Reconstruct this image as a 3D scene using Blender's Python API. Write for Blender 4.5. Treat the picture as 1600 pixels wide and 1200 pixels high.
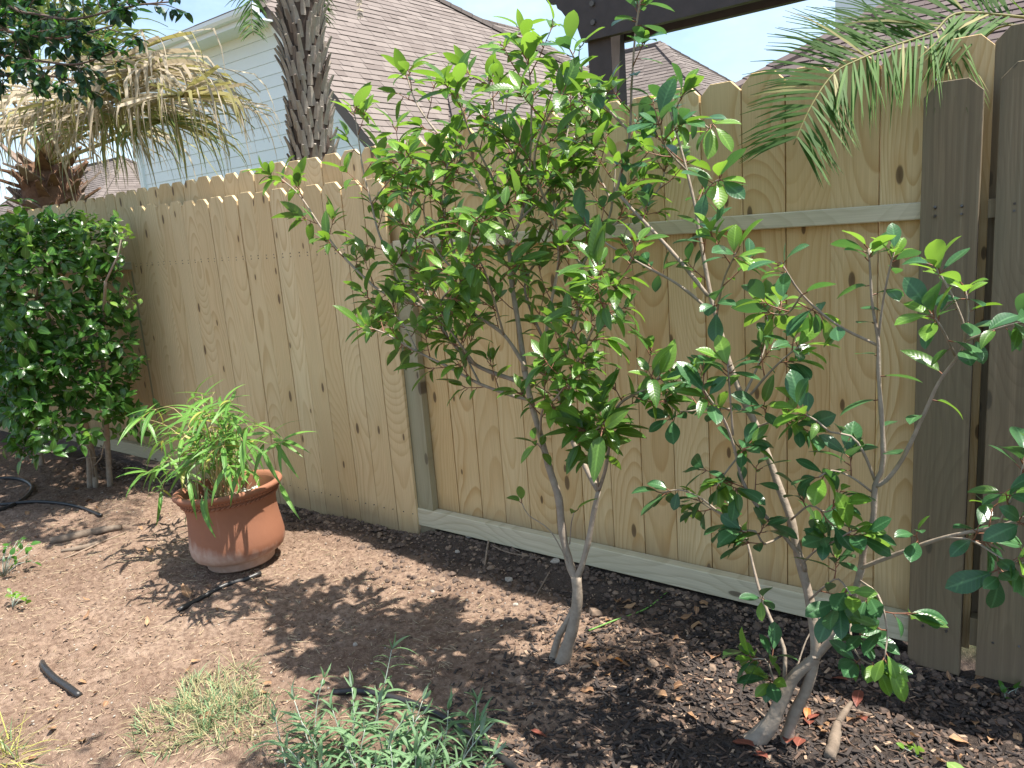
import bpy, math, random
import numpy as np
from mathutils import Vector, Matrix

for o in list(bpy.data.objects): bpy.data.objects.remove(o)
SC = bpy.context.scene
COL = SC.collection
rnd = random.Random(7)
npr = np.random.RandomState(11)

# ------------------------------------------------------------------ camera
FPX = 1215.0                      # focal length in pixels of the 1600 px wide photograph
CAMH = 1.45
R = np.array([[0.78916293, 0.06136257, -0.61111087],
              [0.60936463, -0.20262709, 0.76656181],
              [-0.07678941, -0.97733152, -0.19729797]])   # camera (right, down, forward) -> world
cam = bpy.data.cameras.new('camera'); cam_o = bpy.data.objects.new('camera', cam); COL.objects.link(cam_o)
cam.sensor_width = 36.0; cam.lens = FPX / 1600.0 * 36.0; cam.clip_start = 0.05; cam.clip_end = 2000
rt, dn, fw = R[:, 0], R[:, 1], R[:, 2]
cam_o.matrix_world = Matrix(((rt[0], -dn[0], -fw[0], 0), (rt[1], -dn[1], -fw[1], 0), (rt[2], -dn[2], -fw[2], CAMH), (0, 0, 0, 1)))
SC.camera = cam_o

# ------------------------------------------------------------------ sky, sun, exposure
SUN = Vector((0.36, 0.15, 1.0)).normalized()
world = bpy.data.worlds.new('World'); SC.world = world; world.use_nodes = True
wn, wl = world.node_tree.nodes, world.node_tree.links
bg = wn['Background']
sky = wn.new('ShaderNodeTexSky'); sky.sky_type = 'NISHITA'; sky.sun_disc = False
sky.sun_elevation = math.asin(SUN.z); sky.sun_rotation = math.atan2(SUN.x, SUN.y)
sky.air_density = 1.0; sky.dust_density = 1.6; sky.ozone_density = 1.0
tc = wn.new('ShaderNodeTexCoord'); mp = wn.new('ShaderNodeMapping'); mp.inputs['Scale'].default_value = (1.6, 1.6, 4.0)
nz = wn.new('ShaderNodeTexNoise'); nz.inputs['Scale'].default_value = 2.2; nz.inputs['Detail'].default_value = 9; nz.inputs['Roughness'].default_value = 0.6
rp = wn.new('ShaderNodeValToRGB'); rp.color_ramp.elements[0].position = 0.40; rp.color_ramp.elements[1].position = 0.80
mx = wn.new('ShaderNodeMixRGB'); mx.inputs[2].default_value = (3.9, 5.0, 5.8, 1)
wl.new(tc.outputs['Generated'], mp.inputs['Vector']); wl.new(mp.outputs[0], nz.inputs['Vector'])
wl.new(nz.outputs[0], rp.inputs[0]); wl.new(rp.outputs[0], mx.inputs[0]); wl.new(sky.outputs[0], mx.inputs[1])
wl.new(mx.outputs[0], bg.inputs['Color']); bg.inputs['Strength'].default_value = 0.13
sl = bpy.data.lights.new('sun', 'SUN'); sl.energy = 5.0; sl.angle = math.radians(0.55); sl.color = (1.0, 0.95, 0.87)
so = bpy.data.objects.new('sun', sl); COL.objects.link(so); so.location = (3, 2, 8)
so.rotation_euler = SUN.to_track_quat('Z', 'Y').to_euler()
vs = SC.view_settings
vs.view_transform = 'Standard'; vs.look = 'None'; SC.cycles.max_bounces = 6; SC.cycles.diffuse_bounces = 4; SC.cycles.glossy_bounces = 2; SC.cycles.transmission_bounces = 3; SC.cycles.caustics_reflective = False; SC.cycles.caustics_refractive = False
vs.exposure = 1.08; vs.gamma = 1.0; vs.use_curve_mapping = False

# ------------------------------------------------------------------ pixel helpers (a pixel is a direction; depth comes from a plane)
def ray(px, py): return R @ np.array([(px - 800) / FPX, (py - 600) / FPX, 1.0])
CAM = np.array([0, 0, CAMH])
def at_y(px, py, Y): d = ray(px, py); return CAM + d * (Y / d[1])
def at_x(px, py, X): d = ray(px, py); return CAM + d * (X / d[0])
def at_z(px, py, Z=0.0): d = ray(px, py); return CAM + d * ((Z - CAMH) / d[2])

# ------------------------------------------------------------------ ground height
def gz(x, y):
    x = np.asarray(x, float); y = np.asarray(y, float)
    z = 0.012 * np.sin(1.9 * x + 0.7) * np.cos(2.3 * y + 1.1) + 0.010 * np.sin(3.7 * x - 2.9 * y)
    z = z + 0.006 * np.sin(9.1 * x + 4.3 * y + 1.0) * np.sin(7.3 * y - 3.1 * x) + 0.004 * np.sin(19.7 * x - 13 * y) * np.sin(17 * y + 11 * x)
    fade = np.clip((2.75 - np.abs(y - 2.55) * 0 - y) / 0.4, 0.15, 1)
    z = z * fade
    z = z + 0.02 * np.exp(-((y - 2.36) / 0.10) ** 2) * (0.6 + 0.4 * np.sin(5 * x) * np.sin(11.3 * x))
    sg = 1 / (1 + np.exp(-(x + 2.60) / 0.03)) / (1 + np.exp((x + 0.47) / 0.02)); t_ = np.clip((y - 2.37) / 0.12, 0, 1)
    z = z * (1 - sg * t_) + sg * t_ * t_ * (3 - 2 * t_) * (0.063 - 0.006 * np.clip(x + 2.6, 0, 2))
    return z - 0.012

# ------------------------------------------------------------------ mesh builder
class MB:
    def __init__(s): s.v = []; s.f = []; s.m = []; s.r = []; s.n = 0; s.uv = []
    def add(s, v, f, m=0, r=0.0, uv=None):
        v = np.asarray(v, float); s.v.append(v)
        if uv is not None: s.uv.append(uv)
        s.f += [tuple(i + s.n for i in q) for q in f]
        if isinstance(m, (list, tuple)): s.m += list(m)
        else: s.m += [m] * len(f)
        s.r += [r] * len(f); s.n += len(v)
    def box(s, a, b, m=0, r=0.0):
        (x0, y0, z0), (x1, y1, z1) = a, b
        s.add([(x0,y0,z0),(x1,y0,z0),(x1,y1,z0),(x0,y1,z0),(x0,y0,z1),(x1,y0,z1),(x1,y1,z1),(x0,y1,z1)],
              [(0,3,2,1),(4,5,6,7),(0,1,5,4),(1,2,6,5),(2,3,7,6),(3,0,4,7)], m, r)
    def prism(s, outline, d, m=0, r=0.0):
        """outline: points (3D, planar loop); d: extrusion vector"""
        o = np.asarray(outline, float); n = len(o)
        s.add(np.vstack([o, o + np.asarray(d, float)]),
              [tuple(range(n))[::-1], tuple(range(n, 2 * n))] + [(i, (i + 1) % n, n + (i + 1) % n, n + i) for i in range(n)], m, r)
    def tube(s, pts, rad, sides=7, m=0, r=0.0, cap=True, jit=0.0):
        p = np.asarray(pts, float); n = len(p)
        rad = np.broadcast_to(np.asarray(rad, float), (n,))
        t = np.gradient(p, axis=0); t /= np.linalg.norm(t, axis=1)[:, None] + 1e-9
        up = np.array([0, 0, 1.0]) if abs(t[0][2]) < 0.9 else np.array([1.0, 0, 0])
        V = []
        a = np.cross(up, t[0]); a /= np.linalg.norm(a)
        for i in range(n):
            a = a - t[i] * np.dot(a, t[i]); a /= np.linalg.norm(a) + 1e-9
            b = np.cross(t[i], a)
            for k in range(sides):
                w = 2 * math.pi * k / sides
                rr = rad[i] * (1 + (npr.uniform(-jit, jit) if jit else 0))
                V.append(p[i] + rr * (a * math.cos(w) + b * math.sin(w)))
        F = [(i * sides + k, i * sides + (k + 1) % sides, (i + 1) * sides + (k + 1) % sides, (i + 1) * sides + k) for i in range(n - 1) for k in range(sides)]
        if cap: F += [tuple(range(sides))[::-1], tuple((n - 1) * sides + k for k in range(sides))]
        s.add(V, F, m, r)
    def lathe(s, prof, seg=48, m=0, r=0.0, sq=1.0):
        V = []; n = len(prof)
        for (ra, z) in prof:
            for k in range(seg):
                w = 2 * math.pi * k / seg; V.append((ra * math.cos(w), ra * sq * math.sin(w), z))
        s.add(V, [(i * seg + k, i * seg + (k + 1) % seg, (i + 1) * seg + (k + 1) % seg, (i + 1) * seg + k) for i in range(n - 1) for k in range(seg)], m, r)
    def mesh(s, name, mats, smooth=False, attr=True):
        me = bpy.data.meshes.new(name)
        v = np.vstack(s.v) if s.v else np.zeros((0, 3))
        me.from_pydata(v.tolist(), [], s.f)
        for mt in mats: me.materials.append(mt)
        me.polygons.foreach_set('material_index', s.m)
        if smooth: me.polygons.foreach_set('use_smooth', [True] * len(s.f))
        if attr:
            a = me.attributes.new('lr', 'FLOAT', 'FACE'); a.data.foreach_set('value', np.array(s.r, dtype=np.float32))
        if s.uv:
            u = np.vstack(s.uv).astype(np.float32)
            for k, nm in enumerate(('lu', 'lv')): me.attributes.new(nm, 'FLOAT', 'POINT').data.foreach_set('value', u[:, k].copy())
        me.update()
        return me
    def shift(s, d):
        s.v = [a - np.asarray(d, float) for a in s.v]; return s

def link(name, me, parent=None, loc=None):
    o = bpy.data.objects.new(name, me); COL.objects.link(o)
    if parent is not None: o.parent = parent
    if loc is not None: o.location = loc
    return o
def empty(name, loc=(0, 0, 0), rz=0.0):
    o = bpy.data.objects.new(name, None); o.empty_display_size = 0.1; COL.objects.link(o); o.location = loc; o.rotation_euler = (0, 0, rz); return o
def tag(o, label=None, cat=None, group=None, kind=None):
    if label: o['label'] = label
    if cat: o['category'] = cat
    if group: o['group'] = group
    if kind: o['kind'] = kind
    return o

# ------------------------------------------------------------------ materials
class NT:
    def __init__(s, name):
        s.mat = bpy.data.materials.new(name); s.mat.use_nodes = True
        s.t = s.mat.node_tree; s.n = s.t.nodes; s.bsdf = s.n['Principled BSDF']; s.out = s.n['Material Output']
    def node(s, typ, **kw):
        n = s.n.new(typ)
        for k, v in kw.items():
            if k.startswith('i_'):
                key = k[2:]; key = int(key) if key.isdigit() else key.replace('_', ' ')
                inp = n.inputs[key]
                if hasattr(v, 'is_output'): s.t.links.new(v, inp)
                else: inp.default_value = v
            else: setattr(n, k, v)
        return n
    def link(s, a, b): s.t.links.new(a, b)
    def math(s, op, a, b=None, c=None):
        n = s.n.new('ShaderNodeMath'); n.operation = op
        for i, v in enumerate((a, b, c)):
            if v is None: continue
            if hasattr(v, 'is_output'): s.t.links.new(v, n.inputs[i])
            else: n.inputs[i].default_value = v
        return n.outputs[0]
    def mix(s, f, a, b, bt='MIX'):
        n = s.n.new('ShaderNodeMixRGB'); n.blend_type = bt
        for i, v in enumerate((f, a, b)):
            if hasattr(v, 'is_output'): s.t.links.new(v, n.inputs[i])
            else: n.inputs[i].default_value = v if i == 0 else (tuple(v) + (1,))[:4]
        return n.outputs[0]
    def ramp(s, f, stops):
        n = s.n.new('ShaderNodeValToRGB'); e = n.color_ramp.elements
        while len(e) < len(stops): e.new(0.5)
        for q, (p, c) in zip(e, stops): q.position = p; q.color = (tuple(c) + (1,))[:4] if not isinstance(c, (int, float)) else (c, c, c, 1)
        s.link(f, n.inputs[0]); return n.outputs[0]
    def noise(s, vec, scale, detail=4, rough=0.55, dist=0.0):
        n = s.node('ShaderNodeTexNoise'); n.inputs['Scale'].default_value = scale; n.inputs['Detail'].default_value = detail
        n.inputs['Roughness'].default_value = rough; n.inputs['Distortion'].default_value = dist
        if vec is not None: s.link(vec, n.inputs['Vector'])
        return n.outputs[0]
    def mapping(s, vec, scale=(1, 1, 1), loc=None):
        n = s.node('ShaderNodeMapping'); n.inputs['Scale'].default_value = scale
        s.link(vec, n.inputs['Vector'])
        if loc is not None:
            if hasattr(loc, 'is_output'): s.link(loc, n.inputs['Location'])
            else: n.inputs['Location'].default_value = loc
        return n.outputs[0]
    def rand(s):
        oi = s.node('ShaderNodeObjectInfo'); at = s.node('ShaderNodeAttribute', attribute_name='lr')
        return s.math('FRACT', s.math('ADD', oi.outputs['Random'], at.outputs['Fac']))
    def bump(s, h, strength=0.3, dist=0.01):
        n = s.node('ShaderNodeBump'); n.inputs['Strength'].default_value = strength; n.inputs['Distance'].default_value = dist
        s.link(h, n.inputs['Height']); s.link(n.outputs[0], s.bsdf.inputs['Normal']); return n.outputs[0]
    def color(s, c):
        if hasattr(c, 'is_output'): s.link(c, s.bsdf.inputs['Base Color'])
        else: s.bsdf.inputs['Base Color'].default_value = (tuple(c) + (1,))[:4]
    def rough(s, r):
        if hasattr(r, 'is_output'): s.link(r, s.bsdf.inputs['Roughness'])
        else: s.bsdf.inputs['Roughness'].default_value = r

def wood_mat(name, light, mid, dark, knot, axis='z', green=0.0, weather=0.0, rough=0.75, tone=0.5):
    """sawn board: growth rings around a pith axis that wanders, so faces show straight grain and cathedral arches; knots; stains"""
    t = NT(name)
    tcn = t.node('ShaderNodeTexCoord'); rn = t.rand()
    sep = t.node('ShaderNodeSeparateXYZ'); t.link(tcn.outputs['Object'], sep.inputs[0])
    x, y, z = sep.outputs
    if axis == 'x': x, z = z, x
    off = t.math('MULTIPLY', rn, 91.7)
    r2 = t.math('FRACT', t.math('MULTIPLY', rn, 17.31)); r3 = t.math('FRACT', t.math('MULTIPLY', rn, 53.77))
    zz = t.math('ADD', z, off)
    cz = t.node('ShaderNodeCombineXYZ'); t.link(zz, cz.inputs[2]); t.link(off, cz.inputs[0])
    low = t.noise(cz.outputs[0], 0.9, 1.5)                                   # wander of the pith along the board
    cz2 = t.node('ShaderNodeCombineXYZ'); t.link(t.math('MULTIPLY', x, 6.0), cz2.inputs[0]); t.link(t.math('MULTIPLY', zz, 1.3), cz2.inputs[2]); t.link(off, cz2.inputs[1])
    wob = t.noise(cz2.outputs[0], 2.0, 2)
    cx = t.math('ADD', x, t.math('MULTIPLY_ADD', r2, 0.16, -0.08))
    cx = t.math('ADD', cx, t.math('MULTIPLY_ADD', wob, 0.05, -0.025))
    d = t.math('ADD', t.math('MULTIPLY_ADD', low, 0.34, -0.12), t.math('MULTIPLY_ADD', r3, 0.24, 0.0))
    rad = t.math('SQRT', t.math('ADD', t.math('MULTIPLY', cx, cx), t.math('MULTIPLY', d, d)))
    ring = t.math('FRACT', t.math('MULTIPLY', rad, 105.0))
    ringc = t.ramp(ring, [(0.0, 0.0), (0.55, 0.22), (0.86, 0.9), (0.93, 1.0), (1.0, 0.0)])
    fib = t.node('ShaderNodeCombineXYZ'); t.link(t.math('MULTIPLY', x, 260.0), fib.inputs[0]); t.link(t.math('MULTIPLY', y, 260.0), fib.inputs[1]); t.link(t.math('MULTIPLY', zz, 4.0), fib.inputs[2])
    fine = t.noise(fib.outputs[0], 1.0, 3, 0.6)
    patch = t.noise(cz2.outputs[0], 0.8, 3)
    fac = t.math('MULTIPLY', ringc, t.math('MULTIPLY_ADD', patch, 1.3, -0.12))
    col = t.mix(fac, light, mid)
    col = t.mix(t.math('MULTIPLY', t.ramp(fine, [(0.34, 0.0), (0.72, 1.0)]), 0.42), col, dark)
    # board to board tone
    col = t.mix(t.math('MULTIPLY', r3, tone), col, t.mix(0.5, mid, light), 'MULTIPLY') if tone else col
    col = t.mix(t.math('MULTIPLY', t.math('POWER', r2, 3.0), 0.45), col, mid)
    # knots
    kv = t.node('ShaderNodeCombineXYZ'); t.link(t.math('ADD', t.math('MULTIPLY', x, 9.0), off), kv.inputs[0]); t.link(t.math('MULTIPLY', zz, 3.4), kv.inputs[1])
    vo = t.node('ShaderNodeTexVoronoi', voronoi_dimensions='2D'); vo.inputs['Scale'].default_value = 1.0; t.link(kv.outputs[0], vo.inputs['Vector'])
    has = t.math('GREATER_THAN', t.node('ShaderNodeSeparateColor', i_0=vo.outputs['Color']).outputs[0], 0.70)
    siz = t.math('MULTIPLY_ADD', t.node('ShaderNodeSeparateColor', i_0=vo.outputs['Color']).outputs[1], 0.075, 0.05)
    kd = t.math('DIVIDE', vo.outputs['Distance'], siz)
    kmask = t.math('MULTIPLY', has, t.ramp(kd, [(0.0, 1.0), (0.75, 0.9), (1.0, 0.0)]))
    halo = t.math('MULTIPLY', has, t.ramp(t.math('MULTIPLY', kd, 0.33), [(0.25, 0.5), (1.0, 0.0)]))
    col = t.mix(halo, col, mid); col = t.mix(t.math('MULTIPLY', kmask, 0.85), col, knot)
    g = t.node('ShaderNodeCombineXYZ'); t.link(t.math('MULTIPLY', x, 3.0), g.inputs[0]); t.link(t.math('MULTIPLY', zz, 0.8), g.inputs[2]); t.link(off, g.inputs[1])
    gn = t.noise(g.outputs[0], 1.6, 5, 0.6)
    if green: col = t.mix(t.math('MULTIPLY', t.ramp(gn, [(0.42, 0.0), (0.75, 1.0)]), green), col, (0.30, 0.31, 0.19))
    if weather:
        st_ = t.node('ShaderNodeCombineXYZ'); t.link(t.math('MULTIPLY', x, 70.0), st_.inputs[0]); t.link(t.math('MULTIPLY', zz, 1.1), st_.inputs[2]); t.link(off, st_.inputs[1])
        sn = t.noise(st_.outputs[0], 1.0, 5, 0.7); col = t.mix(t.math('MULTIPLY', t.ramp(sn, [(0.38, 0.0), (0.66, 1.0)]), 0.65), col, dark); col = t.mix(t.math('MULTIPLY', t.ramp(sn, [(0.28, 1.0), (0.42, 0.0)]), 0.35), col, (0.30, 0.28, 0.22))
    if weather: col = t.mix(t.math('MULTIPLY', t.ramp(gn, [(0.3, 0.0), (0.7, 1.0)]), weather), col, (0.155, 0.15, 0.095))
    if axis == 'z': col = t.mix(t.math('MULTIPLY', t.ramp(t.math('ADD', z, t.math('MULTIPLY', gn, -0.16)), [(-0.04, 1.0), (0.10, 0.0)]), 0.5), col, (0.20, 0.14, 0.095))
    t.color(col); t.rough(rough)
    t.bsdf.inputs['Specular IOR Level'].default_value = 0.3
    t.bump(t.math('ADD', t.math('MULTIPLY', ringc, 0.5), t.math('ADD', fine, t.math('MULTIPLY', kmask, -0.6))), 0.25, 0.002)
    return t.mat

M = {}
M['pine'] = wood_mat('new_pine', (0.79, 0.615, 0.345), (0.52, 0.30, 0.10), (0.44, 0.285, 0.125), (0.075, 0.04, 0.02), green=0.14, tone=0.3)
M['pine_grey'] = wood_mat('pale_pine', (0.80, 0.64, 0.385), (0.54, 0.36, 0.165), (0.44, 0.315, 0.165), (0.09, 0.05, 0.03), green=0.16, tone=0.25)
M['rail'] = wood_mat('treated_rail', (0.74, 0.67, 0.50), (0.52, 0.45, 0.30), (0.34, 0.30, 0.21), (0.10, 0.07, 0.045), axis='x', green=0.3, tone=0.2)
M['post'] = wood_mat('treated_post', (0.40, 0.36, 0.24), (0.29, 0.24, 0.14), (0.2, 0.18, 0.11), (0.09, 0.06, 0.04), green=0.6, tone=0.1)
M['old'] = wood_mat('weathered_pine', (0.32, 0.24, 0.145), (0.21, 0.148, 0.085), (0.12, 0.086, 0.053), (0.03, 0.025, 0.02), weather=0.55, tone=0.4)

def simple(name, col, rough=0.6, noise_scale=None, amt=0.3, dark=None, bump=0.0, metallic=0.0, spec=0.5):
    t = NT(name)
    if noise_scale:
        tcn = t.node('ShaderNodeTexCoord'); n = t.noise(tcn.outputs['Object'], noise_scale, 6, 0.6)
        c = t.mix(t.math('MULTIPLY', t.ramp(n, [(0.3, 0.0), (0.7, 1.0)]), amt), col, dark or tuple(x * 0.5 for x in col))
        rn = t.rand(); c = t.mix(t.math('MULTIPLY', rn, 0.25), c, tuple(x * 0.7 for x in col))
        t.color(c)
        if bump: t.bump(n, bump, 0.01)
    else: t.color(col)
    t.rough(rough); t.bsdf.inputs['Metallic'].default_value = metallic; t.bsdf.inputs['Specular IOR Level'].default_value = spec
    return t.mat

def leaf_mat(name, c1, c2, trans, rough=0.32, tfac=0.35, under=None, vein=True):
    t = NT(name); rn = t.rand()
    r2 = t.math('FRACT', t.math('MULTIPLY', rn, 7.77))
    c = t.mix(rn, c1, c2); c = t.mix(t.math('MULTIPLY', r2, 0.35), c, tuple(x * 0.62 for x in c1))
    geo = t.node('ShaderNodeNewGeometry')
    tcn = t.node('ShaderNodeTexCoord'); n = t.noise(tcn.outputs['Object'], 60, 3)
    c = t.mix(t.math('MULTIPLY', n, 0.25), c, tuple(x * 0.75 for x in c2))
    if vein:
        lu = t.math('ABSOLUTE', t.node('ShaderNodeAttribute', attribute_name='lu').outputs['Fac']); lv = t.node('ShaderNodeAttribute', attribute_name='lv').outputs['Fac']
        mid_ = t.ramp(lu, [(0.0, 1.0), (0.10, 0.55), (0.16, 0.0)]); sv = t.math('SINE', t.math('MULTIPLY', t.math('SUBTRACT', lv, t.math('MULTIPLY', lu, 0.16)), 62.0))
        c = t.mix(t.math('MULTIPLY', mid_, 0.38), c, tuple(min(1, x * 2.2 + .03) for x in c2))
        c = t.mix(t.math('MULTIPLY', t.ramp(sv, [(0.75, 0.0), (1.0, 1.0)]), 0.16), c, tuple(min(1, x * 1.8) for x in c2))
        sp = t.noise(tcn.outputs['Object'], 23, 2); c = t.mix(t.math('MULTIPLY', t.ramp(sp, [(0.68, 0.0), (0.76, 1.0)]), 0.45), c, (0.22, 0.17, 0.05))
        n = t.math('ADD', n, t.math('MULTIPLY', t.math('SUBTRACT', sv, t.math('MULTIPLY', mid_, 3.0)), 0.12))
    if under: c = t.mix(geo.outputs['Backfacing'], c, under)
    t.color(c); t.rough(rough); t.bsdf.inputs['Specular IOR Level'].default_value = 0.5
    t.bump(n, 0.22, 0.003)
    tr = t.node('ShaderNodeBsdfTranslucent'); tcol = t.mix(t.math('MULTIPLY', rn, 0.5), trans, c2); t.link(tcol, tr.inputs[0])
    ms = t.node('ShaderNodeMixShader'); ms.inputs[0].default_value = tfac
    t.link(t.bsdf.outputs[0], ms.inputs[1]); t.link(tr.outputs[0], ms.inputs[2]); t.link(ms.outputs[0], t.out.inputs[0])
    return t.mat

M['leaf'] = leaf_mat('shrub_leaf', (0.050, 0.130, 0.026), (0.115, 0.225, 0.036), (0.24, 0.44, 0.035), 0.30, 0.38, under=(0.10, 0.17, 0.07))
M['leaf_young'] = leaf_mat('shrub_leaf_young', (0.13, 0.28, 0.035), (0.20, 0.36, 0.05), (0.30, 0.52, 0.05), 0.33, 0.42, under=(0.18, 0.30, 0.09))
M['leaf_dark'] = leaf_mat('shrub_leaf_dark', (0.038, 0.118, 0.048), (0.075, 0.180, 0.066), (0.13, 0.32, 0.05), 0.28, 0.28, under=(0.09, 0.17, 0.09))
M['leaf_hedge'] = leaf_mat('hedge_leaf', (0.034, 0.108, 0.022), (0.090, 0.21, 0.034), (0.18, 0.38, 0.035), 0.24, 0.28)
M['leaf_hedge_young'] = leaf_mat('hedge_leaf_young', (0.10, 0.24, 0.03), (0.20, 0.33, 0.05), (0.25, 0.42, 0.05), 0.3, 0.35)
M['leaf_red'] = leaf_mat('shrub_leaf_red', (0.42, 0.05, 0.02), (0.5, 0.13, 0.03), (0.6, 0.1, 0.03), 0.4, 0.35)
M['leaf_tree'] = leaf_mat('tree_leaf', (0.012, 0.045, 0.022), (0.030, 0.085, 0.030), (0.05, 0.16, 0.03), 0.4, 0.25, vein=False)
M['leaf_tree_lit'] = leaf_mat('tree_leaf_lit', (0.05, 0.16, 0.03), (0.09, 0.23, 0.03), (0.12, 0.34, 0.03), 0.4, 0.4, vein=False)  # brighter copy of tree_leaf with a sunlit look put into its colour
M['bamboo'] = leaf_mat('bamboo_leaf', (0.07, 0.20, 0.035), (0.17, 0.34, 0.06), (0.22, 0.42, 0.05), 0.42, 0.35, under=(0.17, 0.29, 0.11))
M['bamboo_yellow'] = leaf_mat('bamboo_leaf_yellow', (0.30, 0.36, 0.06), (0.45, 0.42, 0.10), (0.45, 0.45, 0.08), 0.45, 0.35)
M['sage'] = leaf_mat('sage_leaf', (0.11, 0.215, 0.095), (0.18, 0.30, 0.14), (0.19, 0.33, 0.11), 0.6, 0.3, under=(0.22, 0.31, 0.22))
M['frond'] = leaf_mat('palm_leaflet', (0.035, 0.095, 0.012), (0.085, 0.185, 0.020), (0.16, 0.32, 0.025), 0.7, 0.25, vein=False)
M['fan_green'] = leaf_mat('fan_leaf_green', (0.10, 0.17, 0.04), (0.20, 0.25, 0.07), (0.28, 0.36, 0.08), 0.45, 0.3, vein=False)
M['fan_dead'] = leaf_mat('fan_leaf_dead', (0.38, 0.305, 0.21), (0.58, 0.50, 0.37), (0.52, 0.43, 0.28), 0.7, 0.3, vein=False)
M['fan_mid'] = leaf_mat('fan_leaf_fading', (0.30, 0.28, 0.10), (0.42, 0.37, 0.15), (0.42, 0.38, 0.12), 0.6, 0.3, vein=False)
M['dry_leaf'] = leaf_mat('dry_leaf', (0.20, 0.10, 0.05), (0.42, 0.25, 0.13), (0.4, 0.2, 0.08), 0.65, 0.12)
M['red_leaf'] = leaf_mat('fallen_red_leaf', (0.16, 0.045, 0.03), (0.24, 0.075, 0.05), (0.3, 0.08, 0.04), 0.5, 0.12)
M['orange_leaf'] = leaf_mat('fallen_orange_leaf', (0.55, 0.15, 0.03), (0.62, 0.24, 0.06), (0.6, 0.2, 0.04), 0.5, 0.2)
M['pale_leaf'] = leaf_mat('fallen_green_leaf', (0.20, 0.33, 0.08), (0.28, 0.40, 0.13), (0.3, 0.42, 0.1), 0.4, 0.2)
M['grass_dry'] = leaf_mat('grass_dry', (0.33, 0.30, 0.15), (0.50, 0.44, 0.24), (0.45, 0.42, 0.2), 0.6, 0.25, vein=False)
M['grass_green'] = leaf_mat('grass_green', (0.085, 0.165, 0.075), (0.19, 0.28, 0.13), (0.2, 0.33, 0.1), 0.55, 0.3, vein=False)
M['bark'] = simple('shrub_bark', (0.40, 0.325, 0.25), 0.8, 40, 0.6, (0.15, 0.11, 0.08), 0.4)
M['twig_red'] = simple('young_red_twig', (0.26, 0.105, 0.06), 0.55, 30, 0.5, (0.17, 0.10, 0.05))
M['bark_tree'] = simple('tree_bark', (0.17, 0.115, 0.085), 0.8, 25, 0.6, (0.08, 0.055, 0.045), 0.4)
M['cane'] = simple('bamboo_cane', (0.42, 0.36, 0.16), 0.5, 30, 0.6, (0.32, 0.2, 0.08))
M['sage_stem'] = simple('sage_stem', (0.35, 0.40, 0.33), 0.7)
M['black_tube'] = simple('black_plastic_tube', (0.018, 0.018, 0.02), 0.42, 30, 0.6, (0.05, 0.045, 0.04), 0.1)
M['log'] = simple('weathered_log', (0.25, 0.19, 0.14), 0.9, 35, 0.8, (0.10, 0.075, 0.055), 0.6)
M['stick'] = simple('dry_stick', (0.30, 0.22, 0.16), 0.85, 50, 0.6, (0.14, 0.10, 0.07), 0.3)
M['stone'] = simple('stone', (0.42, 0.37, 0.31), 0.9, 30, 0.6, (0.22, 0.18, 0.15), 0.5)
M['nail'] = simple('nail', (0.12, 0.11, 0.10), 0.5, metallic=0.6)
M['siding'] = simple('white_siding', (0.78, 0.83, 0.83), 0.55, 2.5, 0.12, (0.62, 0.70, 0.71))
M['trim'] = simple('white_trim', (0.72, 0.76, 0.76), 0.5)
M['brick_far'] = simple('tan_wall', (0.45, 0.36, 0.30), 0.85, 8, 0.4)
M['pergola'] = simple('dark_stained_wood', (0.060, 0.046, 0.042), 0.6, 12, 0.6, (0.02, 0.016, 0.015), 0.2)
M['glass'] = simple('window_glass', (0.22, 0.27, 0.33), 0.08)
M['pvc'] = simple('vent_pipe', (0.42, 0.46, 0.47), 0.5)
M['boot'] = simple('palm_boot', (0.25, 0.19, 0.15), 0.9, 12, 0.75, (0.13, 0.09, 0.07), 0.5)
M['boot_grey'] = simple('palm_boot_grey', (0.43, 0.375, 0.31), 0.9, 16, 0.7, (0.22, 0.16, 0.13), 0.5)
M['fibre'] = simple('palm_fibre', (0.19, 0.105, 0.06), 0.95, 20, 0.7, (0.07, 0.03, 0.015), 0.6)
M['trunk_dark'] = simple('palm_trunk_core', (0.11, 0.075, 0.055), 0.95, 20, 0.7, (0.05, 0.035, 0.027), 0.6)
M['potting'] = simple('potting_soil', (0.27, 0.20, 0.14), 0.95, 40, 0.7, (0.12, 0.085, 0.06), 0.6)

def shingle_mat(name, a, b, c):
    t = NT(name); rn = t.rand(); tcn = t.node('ShaderNodeTexCoord')
    col = t.ramp(rn, [(0.0, a), (0.5, b), (1.0, c)])
    n = t.noise(tcn.outputs['Object'], 90, 3, 0.7)
    t.color(t.mix(t.math('MULTIPLY', n, 0.5), col, tuple(x * 0.6 for x in a))); t.rough(0.95); t.bump(n, 0.3, 0.01)
    return t.mat
M['shingle'] = shingle_mat('shingle_brown', (0.165, 0.132, 0.115), (0.205, 0.168, 0.148), (0.25, 0.208, 0.183))
M['shingle_far'] = shingle_mat('shingle_brown_far', (0.13, 0.105, 0.092), (0.17, 0.14, 0.123), (0.205, 0.17, 0.15))
M['shingle_dark'] = shingle_mat('shingle_dark', (0.095, 0.068, 0.064), (0.122, 0.09, 0.084), (0.15, 0.115, 0.105))

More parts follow.
